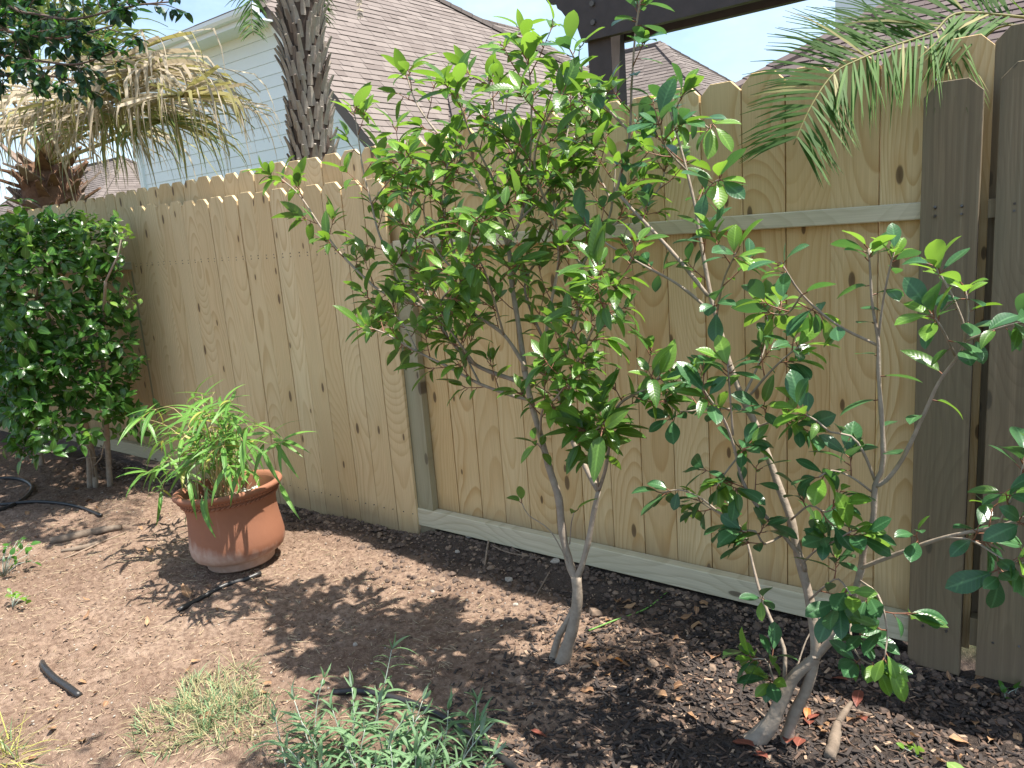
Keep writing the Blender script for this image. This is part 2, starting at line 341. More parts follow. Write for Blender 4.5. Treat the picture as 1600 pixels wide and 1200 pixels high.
def pot_mat():
    t = NT('terracotta'); tcn = t.node('ShaderNodeTexCoord'); ob = tcn.outputs['Object']
    sep = t.node('ShaderNodeSeparateXYZ'); t.link(ob, sep.inputs[0])
    n = t.noise(ob, 7, 6, 0.6); n2 = t.noise(ob, 40, 4); st = t.noise(t.mapping(ob, (22, 22, 2.2)), 1.0, 4)
    c = t.mix(t.math('MULTIPLY', n, 0.6), (0.285, 0.120, 0.066), (0.19, 0.074, 0.042))
    c = t.mix(t.math('MULTIPLY', n2, 0.3), c, (0.34, 0.145, 0.072))
    # lime bloom: a tide mark round the foot, thicker on one side, and runs
    h = t.math('ADD', sep.outputs[2], t.math('MULTIPLY_ADD', st, 0.10, -0.05))
    side = t.math('MULTIPLY_ADD', sep.outputs[0], -0.22, 0.0)
    band = t.ramp(t.math('ADD', t.math('MULTIPLY', t.math('SUBTRACT', h, side), 1.0), t.math('MULTIPLY_ADD', n, 0.10, -0.05)), [(0.04, 0.95), (0.11, 0.85), (0.16, 0.0)])
    c = t.mix(t.math('MULTIPLY', band, t.math('MULTIPLY_ADD', n2, 0.8, 0.3)), c, (0.50, 0.39, 0.32))
    c = t.mix(t.math('MULTIPLY', t.ramp(st, [(0.6, 0.0), (0.75, 1.0)]), 0.22), c, (0.58, 0.40, 0.30))
    t.color(c); t.rough(0.78); t.bump(n2, 0.15, 0.004)
    return t.mat
M['terracotta'] = pot_mat()

def ground_mat():
    t = NT('garden_soil'); tcn = t.node('ShaderNodeTexCoord'); ob = tcn.outputs['Object']
    sep = t.node('ShaderNodeSeparateXYZ'); t.link(ob, sep.inputs[0])
    n1 = t.noise(ob, 1.3, 5, 0.6); n2 = t.noise(ob, 6, 6, 0.65); n3 = t.noise(ob, 45, 5, 0.7); n4 = t.noise(ob, 180, 3, 0.7)
    dry = t.mix(t.ramp(n2, [(0.35, 0.0), (0.65, 1.0)]), (0.275, 0.183, 0.132), (0.385, 0.275, 0.205))
    dry = t.mix(t.math('MULTIPLY', t.ramp(n1, [(0.44, 0.0), (0.66, 1.0)]), 0.6), dry, (0.15, 0.092, 0.066))
    dry = t.mix(t.math('MULTIPLY', t.ramp(n3, [(0.42, 0.0), (0.60, 1.0)]), 0.75), dry, (0.115, 0.068, 0.048))
    dry = t.mix(t.math('MULTIPLY', t.ramp(n4, [(0.54, 0.0), (0.66, 1.0)]), 0.7), dry, (0.44, 0.33, 0.225))
    dark = t.mix(t.ramp(n3, [(0.35, 0.0), (0.7, 1.0)]), (0.032, 0.026, 0.024), (0.105, 0.078, 0.062))
    dark = t.mix(t.math('MULTIPLY', t.ramp(n4, [(0.58, 0.0), (0.72, 1.0)]), 0.5), dark, (0.24, 0.18, 0.14))
    # dark mulch on the right; dark soil by the fence, its shadow painted in
    mr = t.math('ADD', t.math('MULTIPLY_ADD', sep.outputs[0], 0.9, 1.52), t.math('MULTIPLY_ADD', n1, 1.3, -0.65))
    mf = t.math('ADD', t.math('MULTIPLY_ADD', sep.outputs[1], 5.0, -11.2), t.math('MULTIPLY_ADD', n2, 2.0, -1.0))
    m = t.math('MAXIMUM', t.ramp(mr, [(0.15, 0.0), (0.6, 1.0)]), t.ramp(mf, [(0.1, 0.0), (0.6, 0.85)]))
    m = t.math('MINIMUM', m, 1.0)
    far = t.ramp(t.math('MULTIPLY_ADD', sep.outputs[1], 1.0, -2.6), [(0.0, 0.0), (0.3, 1.0)])
    c = t.mix(m, dry, dark)
    c = t.mix(far, c, t.mix(n2, (0.06, 0.10, 0.03), (0.11, 0.14, 0.05)))
    t.color(c); t.rough(0.95); t.bsdf.inputs['Specular IOR Level'].default_value = 0.15
    t.bump(t.math('ADD', t.math('MULTIPLY', n3, 1.0), t.math('MULTIPLY', n4, 0.4)), 0.9, 0.015)
    return t.mat
M['soil'] = ground_mat()
M['chip_dark'] = simple('mulch_dark', (0.055, 0.042, 0.036), 0.9, 40, 0.6, (0.02, 0.016, 0.015))
M['chip_mid'] = simple('mulch_brown', (0.16, 0.10, 0.07), 0.9, 40, 0.6, (0.07, 0.045, 0.03))
M['chip_pale'] = simple('mulch_pale', (0.40, 0.28, 0.19), 0.9, 40, 0.5, (0.24, 0.15, 0.10))
M['clod'] = simple('soil_clod', (0.15, 0.105, 0.08), 0.95, 30, 0.7, (0.06, 0.042, 0.034), 0.6)
M['clod_tan'] = simple('soil_clod_tan', (0.27, 0.19, 0.135), 0.95, 30, 0.6, (0.2, 0.135, 0.09), 0.6)
M['straw'] = simple('straw', (0.50, 0.40, 0.25), 0.8, 40, 0.5)

# ================================================================== GROUND
def axis_pts(fine0, fine1, step, far):
    a = list(np.arange(fine0, fine1 + 1e-6, step)); d = step; x = fine1
    while x < far: d *= 1.5; x += d; a.append(x)
    d = step; x = fine0
    while x > -far: d *= 1.5; x -= d; a.insert(0, x)
    return np.array(a)
gx = axis_pts(-6.0, 0.8, 0.022, 900); gy = axis_pts(0.3, 2.75, 0.022, 900)
GX, GY = np.meshgrid(gx, gy)
GZ = gz(GX, GY)
near = (GX > -7) & (GX < 1.5) & (GY > -0.2) & (GY < 2.9)
GZ = np.where(near, GZ + npr.normal(0, 0.0045, GZ.shape), -0.012)
nx, ny = len(gx), len(gy)
idx = np.arange(nx * ny).reshape(ny, nx)
quads = np.stack([idx[:-1, :-1], idx[:-1, 1:], idx[1:, 1:], idx[1:, :-1]], -1).reshape(-1, 4)
me = bpy.data.meshes.new('ground'); me.from_pydata(np.stack([GX, GY, GZ], -1).reshape(-1, 3).tolist(), [], quads.tolist())
me.materials.append(M['soil']); me.polygons.foreach_set('use_smooth', [True] * len(quads))
tag(link('ground', me), kind='structure')

# ================================================================== FENCES
def picket_mesh(name, w, h, mat, ear=0.034, th=0.016):
    b = 0.0016; mb = MB()
    def loop(ins): return [(-w/2+ins, 0, 0), (w/2-ins, 0, 0), (w/2-ins, 0, h-ear), (w/2-ear, 0, h-ins), (-w/2+ear, 0, h-ins), (-w/2+ins, 0, h-ear)]
    o = np.array(loop(b)); i = np.array(loop(0))
    V = np.vstack([o, i + [0, b, 0], i + [0, th, 0]])
    F = [tuple(range(6))] + [(6+k, 6+(k+1) % 6, (k+1) % 6, k) for k in range(6)] + [(12+k, 12+(k+1) % 6, 6+(k+1) % 6, 6+k) for k in range(6)] + [tuple(range(12, 18))[::-1]]
    mb.add(V, F); return mb.mesh(name, [mat], attr=False)
W = 0.1395
pk = [picket_mesh('picket', W - 0.002, 1.80, M['pine']), picket_mesh('picket_pale', W - 0.002, 1.755, M['pine_grey']), picket_mesh('picket_old', 0.143, 1.745, M['old'], 0.036)]
YB = 2.552                                     # back face boards sit behind the rails
fence = empty('wooden_fence', (-2.6, 2.53, 0))
tag(fence, 'new pale pine picket fence with dog-eared boards on both sides of its rails', 'fence')
FO = np.array((-2.6, 2.53, 0))
def fpart(name, me, loc, rot=(0, 0, 0), parent=fence, org=FO):
    o = link(name, me, parent); o.location = tuple(np.asarray(loc) - org); o.rotation_euler = rot; return o
x = -0.375
i = 0
while x > -11:
    zt = 1.862 + rnd.uniform(-0.006, 0.006)
    o = fpart('picket', pk[0] if x > -2.7 else pk[1], (x, YB + rnd.uniform(0, 0.003), zt - (1.80 if x > -2.7 else 1.755)), (0, rnd.uniform(-0.0025, 0.0025), rnd.uniform(-0.012, 0.012)))
    x -= W + rnd.uniform(0.0, 0.0025); i += 1
xs = -2.645 - W / 2
n = 0
while xs > -5.05:
    zt = 1.715 + (-2.645 - xs) * 0.017 + rnd.uniform(-0.006, 0.006)
    fpart('picket', pk[1], (xs, 2.493 + rnd.uniform(0, 0.002), zt - 1.755), (0, rnd.uniform(-0.003, 0.003), rnd.uniform(-0.012, 0.012)))
    xs -= W + rnd.uniform(0.0, 0.002); n += 1
xs = -7.47 - W / 2
while xs > -9.9:
    fpart('picket', pk[1], (xs, 2.493, 1.76 - 1.755)); xs -= W + 0.002
def rail(x0, x1, z0, z1, y0=2.511, y1=2.5495, tilt=0.0):
    mb = MB(); L = x1 - x0; b = 0.003; hz = (z1 - z0) / 2; dy = (y1 - y0) / 2
    prof = [(-dy, -hz+b), (-dy+b, -hz), (dy-b, -hz), (dy, -hz+b), (dy, hz-b), (dy-b, hz), (-dy+b, hz), (-dy, hz-b)]
    mb.prism([(-L/2, p[0], p[1]) for p in prof][::-1], (L, 0, 0))
    fpart('rail', mb.mesh('rail', [M['rail']], attr=False), ((x0+x1)/2, (y0+y1)/2, (z0+z1)/2), (0, tilt, 0))
for (a, b) in ((-2.63, -0.463), (-5.01, -2.655), (-7.44, -5.02), (-9.85, -7.45)):
    c = 1.404 if a > -3 else 1.40
    if a == -2.63:
        rail(a, b, 1.381, 1.430); rail(a - 0.02, b + 0.002, 0.058, 0.145, 2.503, 2.5495)
    else:
        rail(a, b, 1.37, 1.42); rail(a, b, 0.06, 0.148)
def post(x, z1, w=0.05):
    mb = MB(); mb.box((-w, -0.0, -0.35), (w, 0.036, z1)); fpart('post', mb.mesh('post', [M['post']], attr=False), (x, 2.5125, 0))
post(-2.597, 1.378); post(-5.06, 1.36, 0.028); post(-7.46, 1.7, 0.008)
# cut the posts' overlap with the rails: posts stand between rail ends
nl = MB()
for xs in np.arange(-2.70, -5.0, -W):
    for z in (1.405, 1.39, 0.115):
        for dx in (-0.035, 0.03): nl.tube([(xs+dx, 2.4925, z + rnd.uniform(-.004, .004)), (xs+dx, 2.4938, z)], 0.0032, 6)
nl.shift(FO); tag(link('nail_heads', nl.mesh('nails', [M['nail']], attr=False), fence), kind='stuff')

OO = np.array((-0.3, 2.5, 0))
old = empty('weathered_fence', tuple(OO))
tag(old, 'old dark weathered grey-green picket fence at the right end of the new fence', 'fence')
def op(x, y, z, rz=0.0): fpart('picket', pk[2], (x, y, z), (0, rnd.uniform(-0.003, 0.003), rz), old, OO)
op(-0.394, 2.484, 0.0 - 0.0); op(-0.2065, 2.478, 0.02, 0.01)
for k in range(1, 12): op(-0.2065 + k * 0.148, 2.48, 0.02 + rnd.uniform(-.006, .006))
for k in range(0, 12): op(-0.2335 + k * 0.145, YB + 0.004, 0.125 + rnd.uniform(-.006, .006))
for z0, z1 in ((1.375, 1.425), (0.10, 0.19)):
    mb = MB(); mb.box((-0.30, 2.5025, z0), (1.6, 2.541, z1)); mb.shift(OO); link('rail', mb.mesh('old_rail', [M['old']], attr=False), old)
mb = MB(); mb.box((-0.462, 2.502, -0.3), (-0.325, 2.545, 1.33)); mb.shift(OO); link('post', mb.mesh('old_post', [M['old']], attr=False), old)

nl = MB()
for xx in [-0.394, -0.2065] + [-0.2065 + k * 0.148 for k in range(1, 8)]:
    for z in (1.39, 1.41, 0.14):
        for dx in (-.03, .035): nl.tube([(xx + dx, 2.4755, z + rnd.uniform(-.006, .006)), (xx + dx, 2.4845, z)], .0035, 6)
nl.shift(OO); tag(link('nail_heads', nl.mesh('old_nails', [M['nail']], attr=False), old), kind='stuff')

# ================================================================== LEAVES AND BRANCHES
def leaf_mesh(name, L, Wd, mats, curl=0.25, fold=0.25, petiole=0.012, nseg=6, shape='oval', wave=0.0, twist=0.0):
    mb = MB(); V = []
    for i in range(nseg + 1):
        s = i / nseg
        if shape == 'oval': w = math.sin(math.pi * min(1, s ** 0.85)) ** 0.75 * (1 - 0.12 * s)
        elif shape == 'obovate': w = (math.sin(math.pi * s ** 1.35)) ** 0.7
        elif shape == 'lance': w = math.sin(math.pi * s ** 0.6) ** 0.9
        elif shape == 'blade': w = min(1, s * 5 + 0.12) * (1 - s) ** 0.55
        w = max(w, 0.02) * Wd / 2
        ang = -curl * s * 1.6
        yy = petiole + L * (math.sin(curl * 1.6 * s) / (curl * 1.6) if curl else s)
        zz = -L * ((1 - math.cos(curl * 1.6 * s)) / (curl * 1.6) if curl else 0)
        tw = twist * s
        up = fold * w * (1 + wave * math.sin(7 * s + 1)); up2 = fold * w * (1 + wave * math.cos(6 * s))
        ct, st_ = math.cos(tw), math.sin(tw)
        V += [(-w * ct - 0, yy, zz + up - w * st_), (0, yy, zz), (w * ct, yy, zz + up2 + w * st_)]
    F = []
    for i in range(nseg):
        a = i * 3; F += [(a, a+1, a+4, a+3), (a+1, a+2, a+5, a+4)]
    mb.add(V, F, 0, 0.0, np.array([(k, i / nseg) for i in range(nseg + 1) for k in (-1, 0, 1)], float))
    if petiole > 0.004:
        r = 0.0011
        mb.add([(-r, -0.002, 0), (r, -0.002, 0), (0, -0.002, -2*r), (-r, petiole+0.004, 0), (r, petiole+0.004, 0), (0, petiole+0.004, -2*r)], [(0,1,4,3), (1,2,5,4), (2,0,3,5)], 1, 0.0, np.ones((6, 2)))
    me = mb.mesh(name, mats, smooth=True)
    return dict(me=me, V=np.array(mb.v[0] if len(mb.v) == 1 else np.vstack(mb.v)), F=mb.f, m=mb.m, L=L, W=Wd, uv=np.vstack(mb.uv))

def frame(tip, normal, roll=0.0):
    t = np.asarray(tip, float); t = t / np.linalg.norm(t)
    n = np.asarray(normal, float); n = n - t * np.dot(n, t)
    if np.linalg.norm(n) < 1e-4: n = np.cross(t, [1, 0.3, 0.1])
    n /= np.linalg.norm(n); x = np.cross(t, n)
    if roll:
        c, s = math.cos(roll), math.sin(roll); x, n = x * c + n * s, n * c - x * s
    return np.stack([x, t, n], 1)

def put_leaves(parent, org, leaves, limit=300, name='leaf', stuff='foliage', mats=None):
    """leaves: (variant, pos, 3x3, scale). The ones that show largest become objects, the rest one mesh."""
    org = np.asarray(org, float)
    def show(q):
        v, p, m, s = q; d = p - CAM; dist = np.linalg.norm(d); dc = R.T @ d
        if dc[2] < 0.1 or abs(dc[0] / dc[2]) > 0.7 or abs(dc[1] / dc[2]) > 0.53: return 0
        return v['L'] * s * v['W'] * s / dist ** 2 * (0.25 + abs(np.dot(m[:, 2], d / dist)))
    leaves = sorted(leaves, key=show, reverse=True)
    for v, p, m, s in leaves[:limit]:
        o = link(name, v['me'], parent)
        mm = np.eye(4); mm[:3, :3] = m * s; mm[:3, 3] = p - org
        o.matrix_basis = Matrix(mm.tolist())
    rest = leaves[limit:]
    if rest:
        mb = MB(); base = {}
        allm = []
        for v, p, m, s in rest:
            for mt in v['me'].materials:
                if mt.name not in base: base[mt.name] = len(allm); allm.append(mt)
            ids = [base[v['me'].materials[k].name] for k in v['m']]
            mb.add(v['V'] * s @ m.T + (p - org), v['F'], ids, rnd.random(), v['uv'])
        tag(link(stuff, mb.mesh(stuff, allm, smooth=True), parent), kind='stuff')

def smooth_path(pts, step=0.03):
    p = np.asarray(pts, float)
    if len(p) < 3: q = p
    else:
        e = np.vstack([2*p[0]-p[1], p, 2*p[-1]-p[-2]]); q = []
        for i in range(1, len(e) - 2):
            n = max(2, int(np.linalg.norm(e[i+1]-e[i]) / step))
            for k in range(n):
                t = k / n
                q.append(0.5 * ((2*e[i]) + (-e[i-1]+e[i+1])*t + (2*e[i-1]-5*e[i]+4*e[i+1]-e[i+2])*t*t + (-e[i-1]+3*e[i]-3*e[i+1]+e[i+2])*t**3))
        q.append(p[-1]); q = np.array(q)
    return q
def trace(px, y0, y1):
    n = len(px); L = [0]
    for i in range(1, n): L.append(L[-1] + math.hypot(px[i][0]-px[i-1][0], px[i][1]-px[i-1][1]))
    return np.array([at_y(a, b, y0 + (y1 - y0) * (L[i] / L[-1])) for i, (a, b) in enumerate(px)])
def unit(v): v = np.asarray(v, float); return v / (np.linalg.norm(v) + 1e-9)
def rv(): return unit(npr.normal(0, 1, 3))

LV = {}
LV['m'] = [leaf_mesh('leaf', l, w, [M['leaf'], M['twig_red']], c, fo, 0.010, 8, 'oval', 0.25, tw) for l, w, c, fo, tw in
           ((0.062, 0.025, 0.45, 0.30, 0.2), (0.070, 0.027, 0.25, 0.22, -0.3), (0.055, 0.024, 0.6, 0.35, 0.1), (0.078, 0.029, 0.35, 0.4, 0.3), (0.048, 0.020, 0.3, 0.3, -0.2))]
LV['y'] = [leaf_mesh('leaf_young', l, w, [M['leaf_young'], M['twig_red']], c, fo, 0.008, 8, 'oval', 0.2, tw) for l, w, c, fo, tw in
           ((0.060, 0.024, 0.3, 0.35, 0.2), (0.070, 0.026, 0.5, 0.3, -0.2), (0.045, 0.019, 0.2, 0.4, 0.1))]
LV['d'] = [leaf_mesh('leaf_dark', l, w, [M['leaf_dark'], M['twig_red']], c, fo, 0.009, 9, 'obovate', 0.2, tw) for l, w, c, fo, tw in
           ((0.066, 0.034, 0.25, 0.16, 0.2), (0.074, 0.036, 0.4, 0.2, -0.25), (0.056, 0.029, 0.5, 0.25, 0.1), (0.062, 0.033, 0.15, 0.12, 0.0))]
LV['y2'] = [leaf_mesh('leaf_young', l, w, [M['leaf_young'], M['twig_red']], c, fo, 0.008, 9, 'obovate', 0.2, tw) for l, w, c, fo, tw in
           ((0.064, 0.031, 0.3, 0.3, 0.2), (0.052, 0.026, 0.45, 0.3, -0.2))]
LV['r'] = [leaf_mesh('leaf_red', 0.04, 0.02, [M['leaf_red'], M['twig_red']], 0.4, 0.3, 0.008)]

YMAX = 2.44
def rosette(P, d, n, leaves, kinds, big=1.0, upright=0.5, droop=0.0):
    d = unit(d); a0 = rnd.uniform(0, 6.28)
    side = unit(np.cross(d, [0.3, 0.2, 0.9] if abs(d[2]) < 0.9 else [1, 0, 0])); s2 = np.cross(d, side)
    for k in range(n):
        a = a0 + k * 2.4; out = side * math.cos(a) + s2 * math.sin(a)
        t = unit(out * (1 - upright * rnd.uniform(0.6, 1.2)) + d * upright * 1.3 + np.array([0, 0, -droop * rnd.uniform(0.5, 1.5)]) + rv() * 0.22)
        p = P - d * 0.006 * k + t * 0.002
        if p[1] + t[1] * 0.07 > YMAX + 0.03: t = unit(t * [1, -0.3, 1])
        nrm = unit(d * 0.7 + np.array([0, 0, 0.8]) + rv() * 0.35)
        v = rnd.choice(LV[rnd.choice(kinds)])
        leaves.append((v, p, frame(t, nrm, rnd.uniform(-0.3, 0.3)), big * rnd.uniform(0.7, 1.2)))

def twiglet(P, d, L, leaves, mb, matured, young, r0=0.0022, leafstep=0.022, big=1.0, up=0.35, droop=0.35, tipn=None):
    """short leafy twig: leaves alternate along it, a rosette at its tip"""
    d = unit(d); pts = [P]; p = P.copy(); n = max(3, int(L / 0.025))
    for k in range(n):
        d = unit(d + np.array([0, 0, up * 0.25]) + rv() * 0.10)
        p = p + d * (L / n)
        if p[1] > YMAX: d = unit(d * [1, -0.5, 1]); p[1] = YMAX
        pts.append(p.copy())
    pts = np.array(pts); mb.tube(pts, np.linspace(r0, 0.0010, len(pts)), 5, 1, rnd.random())
    s = rnd.uniform(0.2, 0.45) * L; a = rnd.uniform(0, 6.28)
    while s < L * 0.97:
        i = min(int(s / L * n), n - 1); q = pts[i] + (pts[i+1] - pts[i]) * (s / L * n - i); td = unit(pts[i+1] - pts[i])
        a += 2.4; side = unit(np.cross(td, [0.2, 0.1, 1.0])); s2 = np.cross(td, side)
        out = side * math.cos(a) + s2 * math.sin(a)
        t = unit(out * 0.8 + td * 0.55 + np.array([0, 0, -droop * rnd.uniform(0, 1.6)]) + rv() * 0.25)
        if q[1] + t[1] * 0.07 > YMAX + 0.03: t = unit(t * [1, -0.4, 1])
        leaves.append((rnd.choice(LV[rnd.choice(matured)]), q, frame(t, unit(np.array([0, 0, 1]) + td * 0.3 + rv() * 0.45)), big * rnd.uniform(0.65, 1.15)))
        s += leafstep * rnd.uniform(0.6, 1.4)
    rosette(pts[-1], d, tipn or rnd.randint(3, 6), leaves, young, big, rnd.uniform(0.35, 0.75), droop * 0.3)
    return pts[-1]

def build_shrub(name, label, base_px, specs, mats, matured, young, cat='shrub', big=1.0, limit=300, droop=0.35, seed=1, dens=1.0, ls=0.023):
    global rnd, npr
    rnd = random.Random(seed); npr = np.random.RandomState(seed)
    o = at_z(*base_px, 0); o[2] = float(gz(o[0], o[1]))
    root = empty(name, tuple(o)); tag(root, label, cat)
    leaves = []
    for sp in specs:
        kind, px, y0, y1, r0, r1 = sp[:6]; opt = sp[6] if len(sp) > 6 else {}
        p = trace(px, y0, y1)
        if opt.get('ground'): p[0][2] = float(gz(p[0][0], p[0][1])) - 0.03
        q = smooth_path(p, 0.02); n = len(q)
        mb = MB()
        mi = opt.get('m', 0)
        rr = np.linspace(r0, r1, n)
        if opt.get('ground'):
            L = np.linspace(0, 1, n); rr = rr * (1 + 0.55 * np.exp(-L * 9))
        bump_ = 1 + 0.06 * np.sin(np.arange(n) * 1.3 + rnd.uniform(0, 6)) + npr.uniform(-0.04, 0.06, n)
        mb.tube(q, rr * bump_, 9 if r0 > 0.008 else 6, mi, rnd.random())
        seg = np.linalg.norm(np.diff(q, axis=0), axis=1); cum = np.concatenate([[0], np.cumsum(seg)]); tot = cum[-1]
        if 'twig' in opt:
            s0, step, tl = opt['twig']; s = s0 * tot; a = rnd.uniform(0, 6.28)
            while s < tot:
                i = min(int(np.searchsorted(cum, s)), n - 2); td = unit(q[i+1] - q[i]); a += 2.4 + rnd.uniform(-0.5, 0.5)
                side = unit(np.cross(td, [0.1, 0.2, 1.0])); s2 = np.cross(td, side)
                out = side * math.cos(a) + s2 * math.sin(a)
                d = unit(out * 0.9 + td * 0.55 + np.array([0, 0, 0.3]))
                L = tl * rnd.uniform(0.5, 1.25)
                yk = young if rnd.random() < opt.get('young', 0.5) else matured
                twiglet(q[i].copy(), d, L, leaves, mb, matured, yk, 0.0021, opt.get('ls', ls), big * opt.get('big', 1.0), 0.35, opt.get('droop', droop))
                s += step * dens * rnd.uniform(0.6, 1.4)
        if opt.get('along'):                       # single leaves straight on the branch
            s0, step = opt['along']; s = s0 * tot; a = rnd.uniform(0, 6.28)
            while s < tot:
                i = min(int(np.searchsorted(cum, s)), n - 2); td = unit(q[i+1] - q[i]); a += 2.4
                side = unit(np.cross(td, [0.1, 0.2, 1.0])); s2 = np.cross(td, side); out = side * math.cos(a) + s2 * math.sin(a)
                t = unit(out + td * 0.4 + np.array([0, 0, -droop * rnd.uniform(0, 1.5)]))
                if q[i][1] + t[1] * 0.07 > YMAX + 0.03: t = unit(t * [1, -0.4, 1])
                leaves.append((rnd.choice(LV[rnd.choice(matured)]), q[i], frame(t, unit(np.array([0, 0, 1]) + rv() * 0.4)), big * opt.get('big', 1.0) * rnd.uniform(0.7, 1.2)))
                s += step * rnd.uniform(0.6, 1.4)
        if opt.get('tip'):
            td = unit(q[-1] - q[-4]); rosette(q[-1], td, opt['tip'], leaves, young, big * opt.get('tipbig', 1.15), 0.5, 0.1)
        mb.shift(o)
        link(kind, mb.mesh(kind, [M['bark'], M['twig_red']], smooth=True), root)
    put_leaves(root, o, leaves, limit)
    return root, leaves

T = lambda s0, step, tl, **k: dict(twig=(s0, step, tl), **k)
S1 = [
 ('trunk', [(875,1033),(896,975),(902,933),(900,900)], 1.944, 1.945, 0.021, 0.017, dict(ground=1)),
 ('stem', [(862,1024),(872,997),(884,976),(898,948)], 1.955, 1.945, 0.014, 0.010, dict(ground=1)),
 ('branch', [(901,905),(892,887),(879,833),(873,779),(860,737),(844,679),(829,625),(820,580)], 1.945, 1.96, 0.014, 0.009),
 ('branch', [(900,905),(908,887),(919,846),(927,804),(935,767)], 1.945, 1.98, 0.0105, 0.008),
 ('branch', [(935,767),(912,725),(896,692),(879,637),(867,595),(853,540),(860,480),(873,407),(868,340),(860,270)], 1.98, 2.05, 0.009, 0.003, T(.3,.075,.12,tip=5)),
 ('branch', [(935,767),(946,733),(954,683),(967,633),(1010,607),(1030,590)], 1.98, 1.8, 0.0065, 0.003, T(.3,.055,.10,tip=6,young=.1)),
 ('branch', [(823,577),(787,523),(733,483),(720,433),(703,367),(690,310),(700,255)], 1.96, 1.75, 0.007, 0.0025, T(.2,.06,.13,tip=6)),
 ('branch', [(812,597),(743,570),(700,527),(667,483),(600,457),(573,437),(533,397),(503,357),(468,305),(440,280)], 1.96, 1.85, 0.0075, 0.0025, T(.2,.085,.085,tip=5,tipbig=1.45)),
 ('branch', [(667,483),(650,460),(620,423),(593,367),(580,317),(567,263),(557,195),(552,170)], 1.90, 2.0, 0.0055, 0.0022, T(.1,.07,.09,tip=5,tipbig=1.4)),
 ('branch', [(829,625),(807,620),(750,600),(700,573),(653,550),(600,520),(575,512)], 1.96, 1.7, 0.006, 0.0025, T(.15,.06,.11,tip=5,young=.2)),
 ('branch', [(820,580),(810,507),(800,447),(793,383),(767,330),(747,287),(720,247),(677,200),(650,160),(635,118)], 1.96, 2.10, 0.0095, 0.0022, T(.15,.07,.12,tip=5,tipbig=1.4)),
 ('branch', [(793,383),(787,337),(773,287),(740,220),(720,167),(713,130)], 2.0, 1.8, 0.005, 0.002, T(.1,.06,.11,tip=5,tipbig=1.3)),
 ('branch', [(793,383),(813,343),(827,267),(830,147),(822,85)], 2.0, 1.9, 0.005, 0.002, T(.1,.055,.13,tip=7,tipbig=1.4,young=.8)),
 ('branch', [(867,595),(900,500),(910,417),(943,360),(957,317),(962,250)], 2.0, 2.2, 0.0075, 0.0025, T(.1,.055,.13,tip=5)),
 ('branch', [(910,415),(877,373),(850,310),(835,250),(852,190),(880,145)], 2.08, 1.8, 0.005, 0.002, T(.1,.055,.12,tip=6,young=.7)),
 ('branch', [(879,637),(905,560),(940,490),(965,445)], 2.0, 1.62, 0.005, 0.002, T(.1,.05,.12,tip=6)),
 ('branch', [(853,540),(820,450),(848,390),(872,310),(905,230),(935,185)], 2.02, 2.3, 0.005, 0.002, T(.1,.055,.13,tip=5)),
 ('branch', [(787,523),(760,430),(735,380),(745,340)], 1.9, 1.6, 0.004, 0.002, T(.2,.05,.12,tip=6,big=1.15)),
 ('branch', [(743,570),(700,510),(690,470),(720,440)], 1.9, 1.68, 0.004, 0.002, T(.2,.05,.11,tip=6)),
 ('branch', [(844,679),(848,640),(870,620),(890,590)], 1.95, 1.72, 0.004, 0.002, T(.2,.045,.10,tip=5,young=.05)),
 ('branch', [(700,527),(662,440),(650,380),(640,320),(628,272)], 1.9, 2.1, 0.0045, 0.002, T(.2,.06,.10,tip=5)),
 ('branch', [(720,433),(682,390),(662,330),(672,285)], 1.83, 1.7, 0.004, 0.002, T(.2,.06,.10,tip=5)),
 ('branch', [(750,600),(722,545),(690,480),(670,430)], 1.88, 2.15, 0.004, 0.002, T(.2,.06,.11,tip=5,young=.2)),
 ('branch', [(653,550),(625,500),(590,480)], 1.78, 1.85, 0.003, 0.002, T(.2,.05,.09,tip=5,young=.2)),
 ('branch', [(747,287),(700,270),(655,262),(610,250)], 2.03, 1.9, 0.004, 0.002, T(.15,.055,.10,tip=5)),
 ('branch', [(813,343),(862,290),(882,230),(892,175)], 1.97, 2.2, 0.004, 0.002, T(.15,.055,.11,tip=5)),
 ('branch', [(827,267),(790,220),(770,165),(762,125)], 1.94, 2.1, 0.004, 0.002, T(.15,.055,.10,tip=6,tipbig=1.3)),
 ('branch', [(943,360),(995,330),(1030,295),(1040,260)], 2.12, 2.3, 0.004, 0.002, T(.15,.055,.10,tip=5)),
 ('branch', [(957,317),(930,260),(915,200),(925,150)], 2.15, 2.3, 0.004, 0.002, T(.15,.055,.10,tip=5)),
 ('branch', [(580,317),(610,280),(640,240)], 1.95, 1.85, 0.003, 0.002, T(.2,.055,.08,tip=5)),
 ('twig', [(858,733),(845,700),(835,690)], 1.95, 1.9, 0.0022, 0.0015, dict(along=(.5,.03),tip=3,tipbig=.8)),
 ('twig', [(892,887),(860,830),(826,805),(815,785)], 1.94, 1.85, 0.0022, 0.0015, dict(tip=2,tipbig=1.0)),
 ('twig', [(890,850),(893,815),(898,798)], 1.94, 1.9, 0.0022, 0.0015, dict(tip=2,tipbig=.9)),
 ('twig', [(935,760),(930,710),(925,680),(945,660)], 1.97, 1.75, 0.003, 0.002, T(.35,.03,.05,tip=6,young=.0,big=1.15)),
]
build_shrub('shrub', 'tall open shrub with a forked grey trunk beside the middle of the fence', (880,1030), S1, None, ['m','m','m','m','m','m','y'], ['m','y'], big=1.22, seed=5, dens=1.0, ls=0.027)

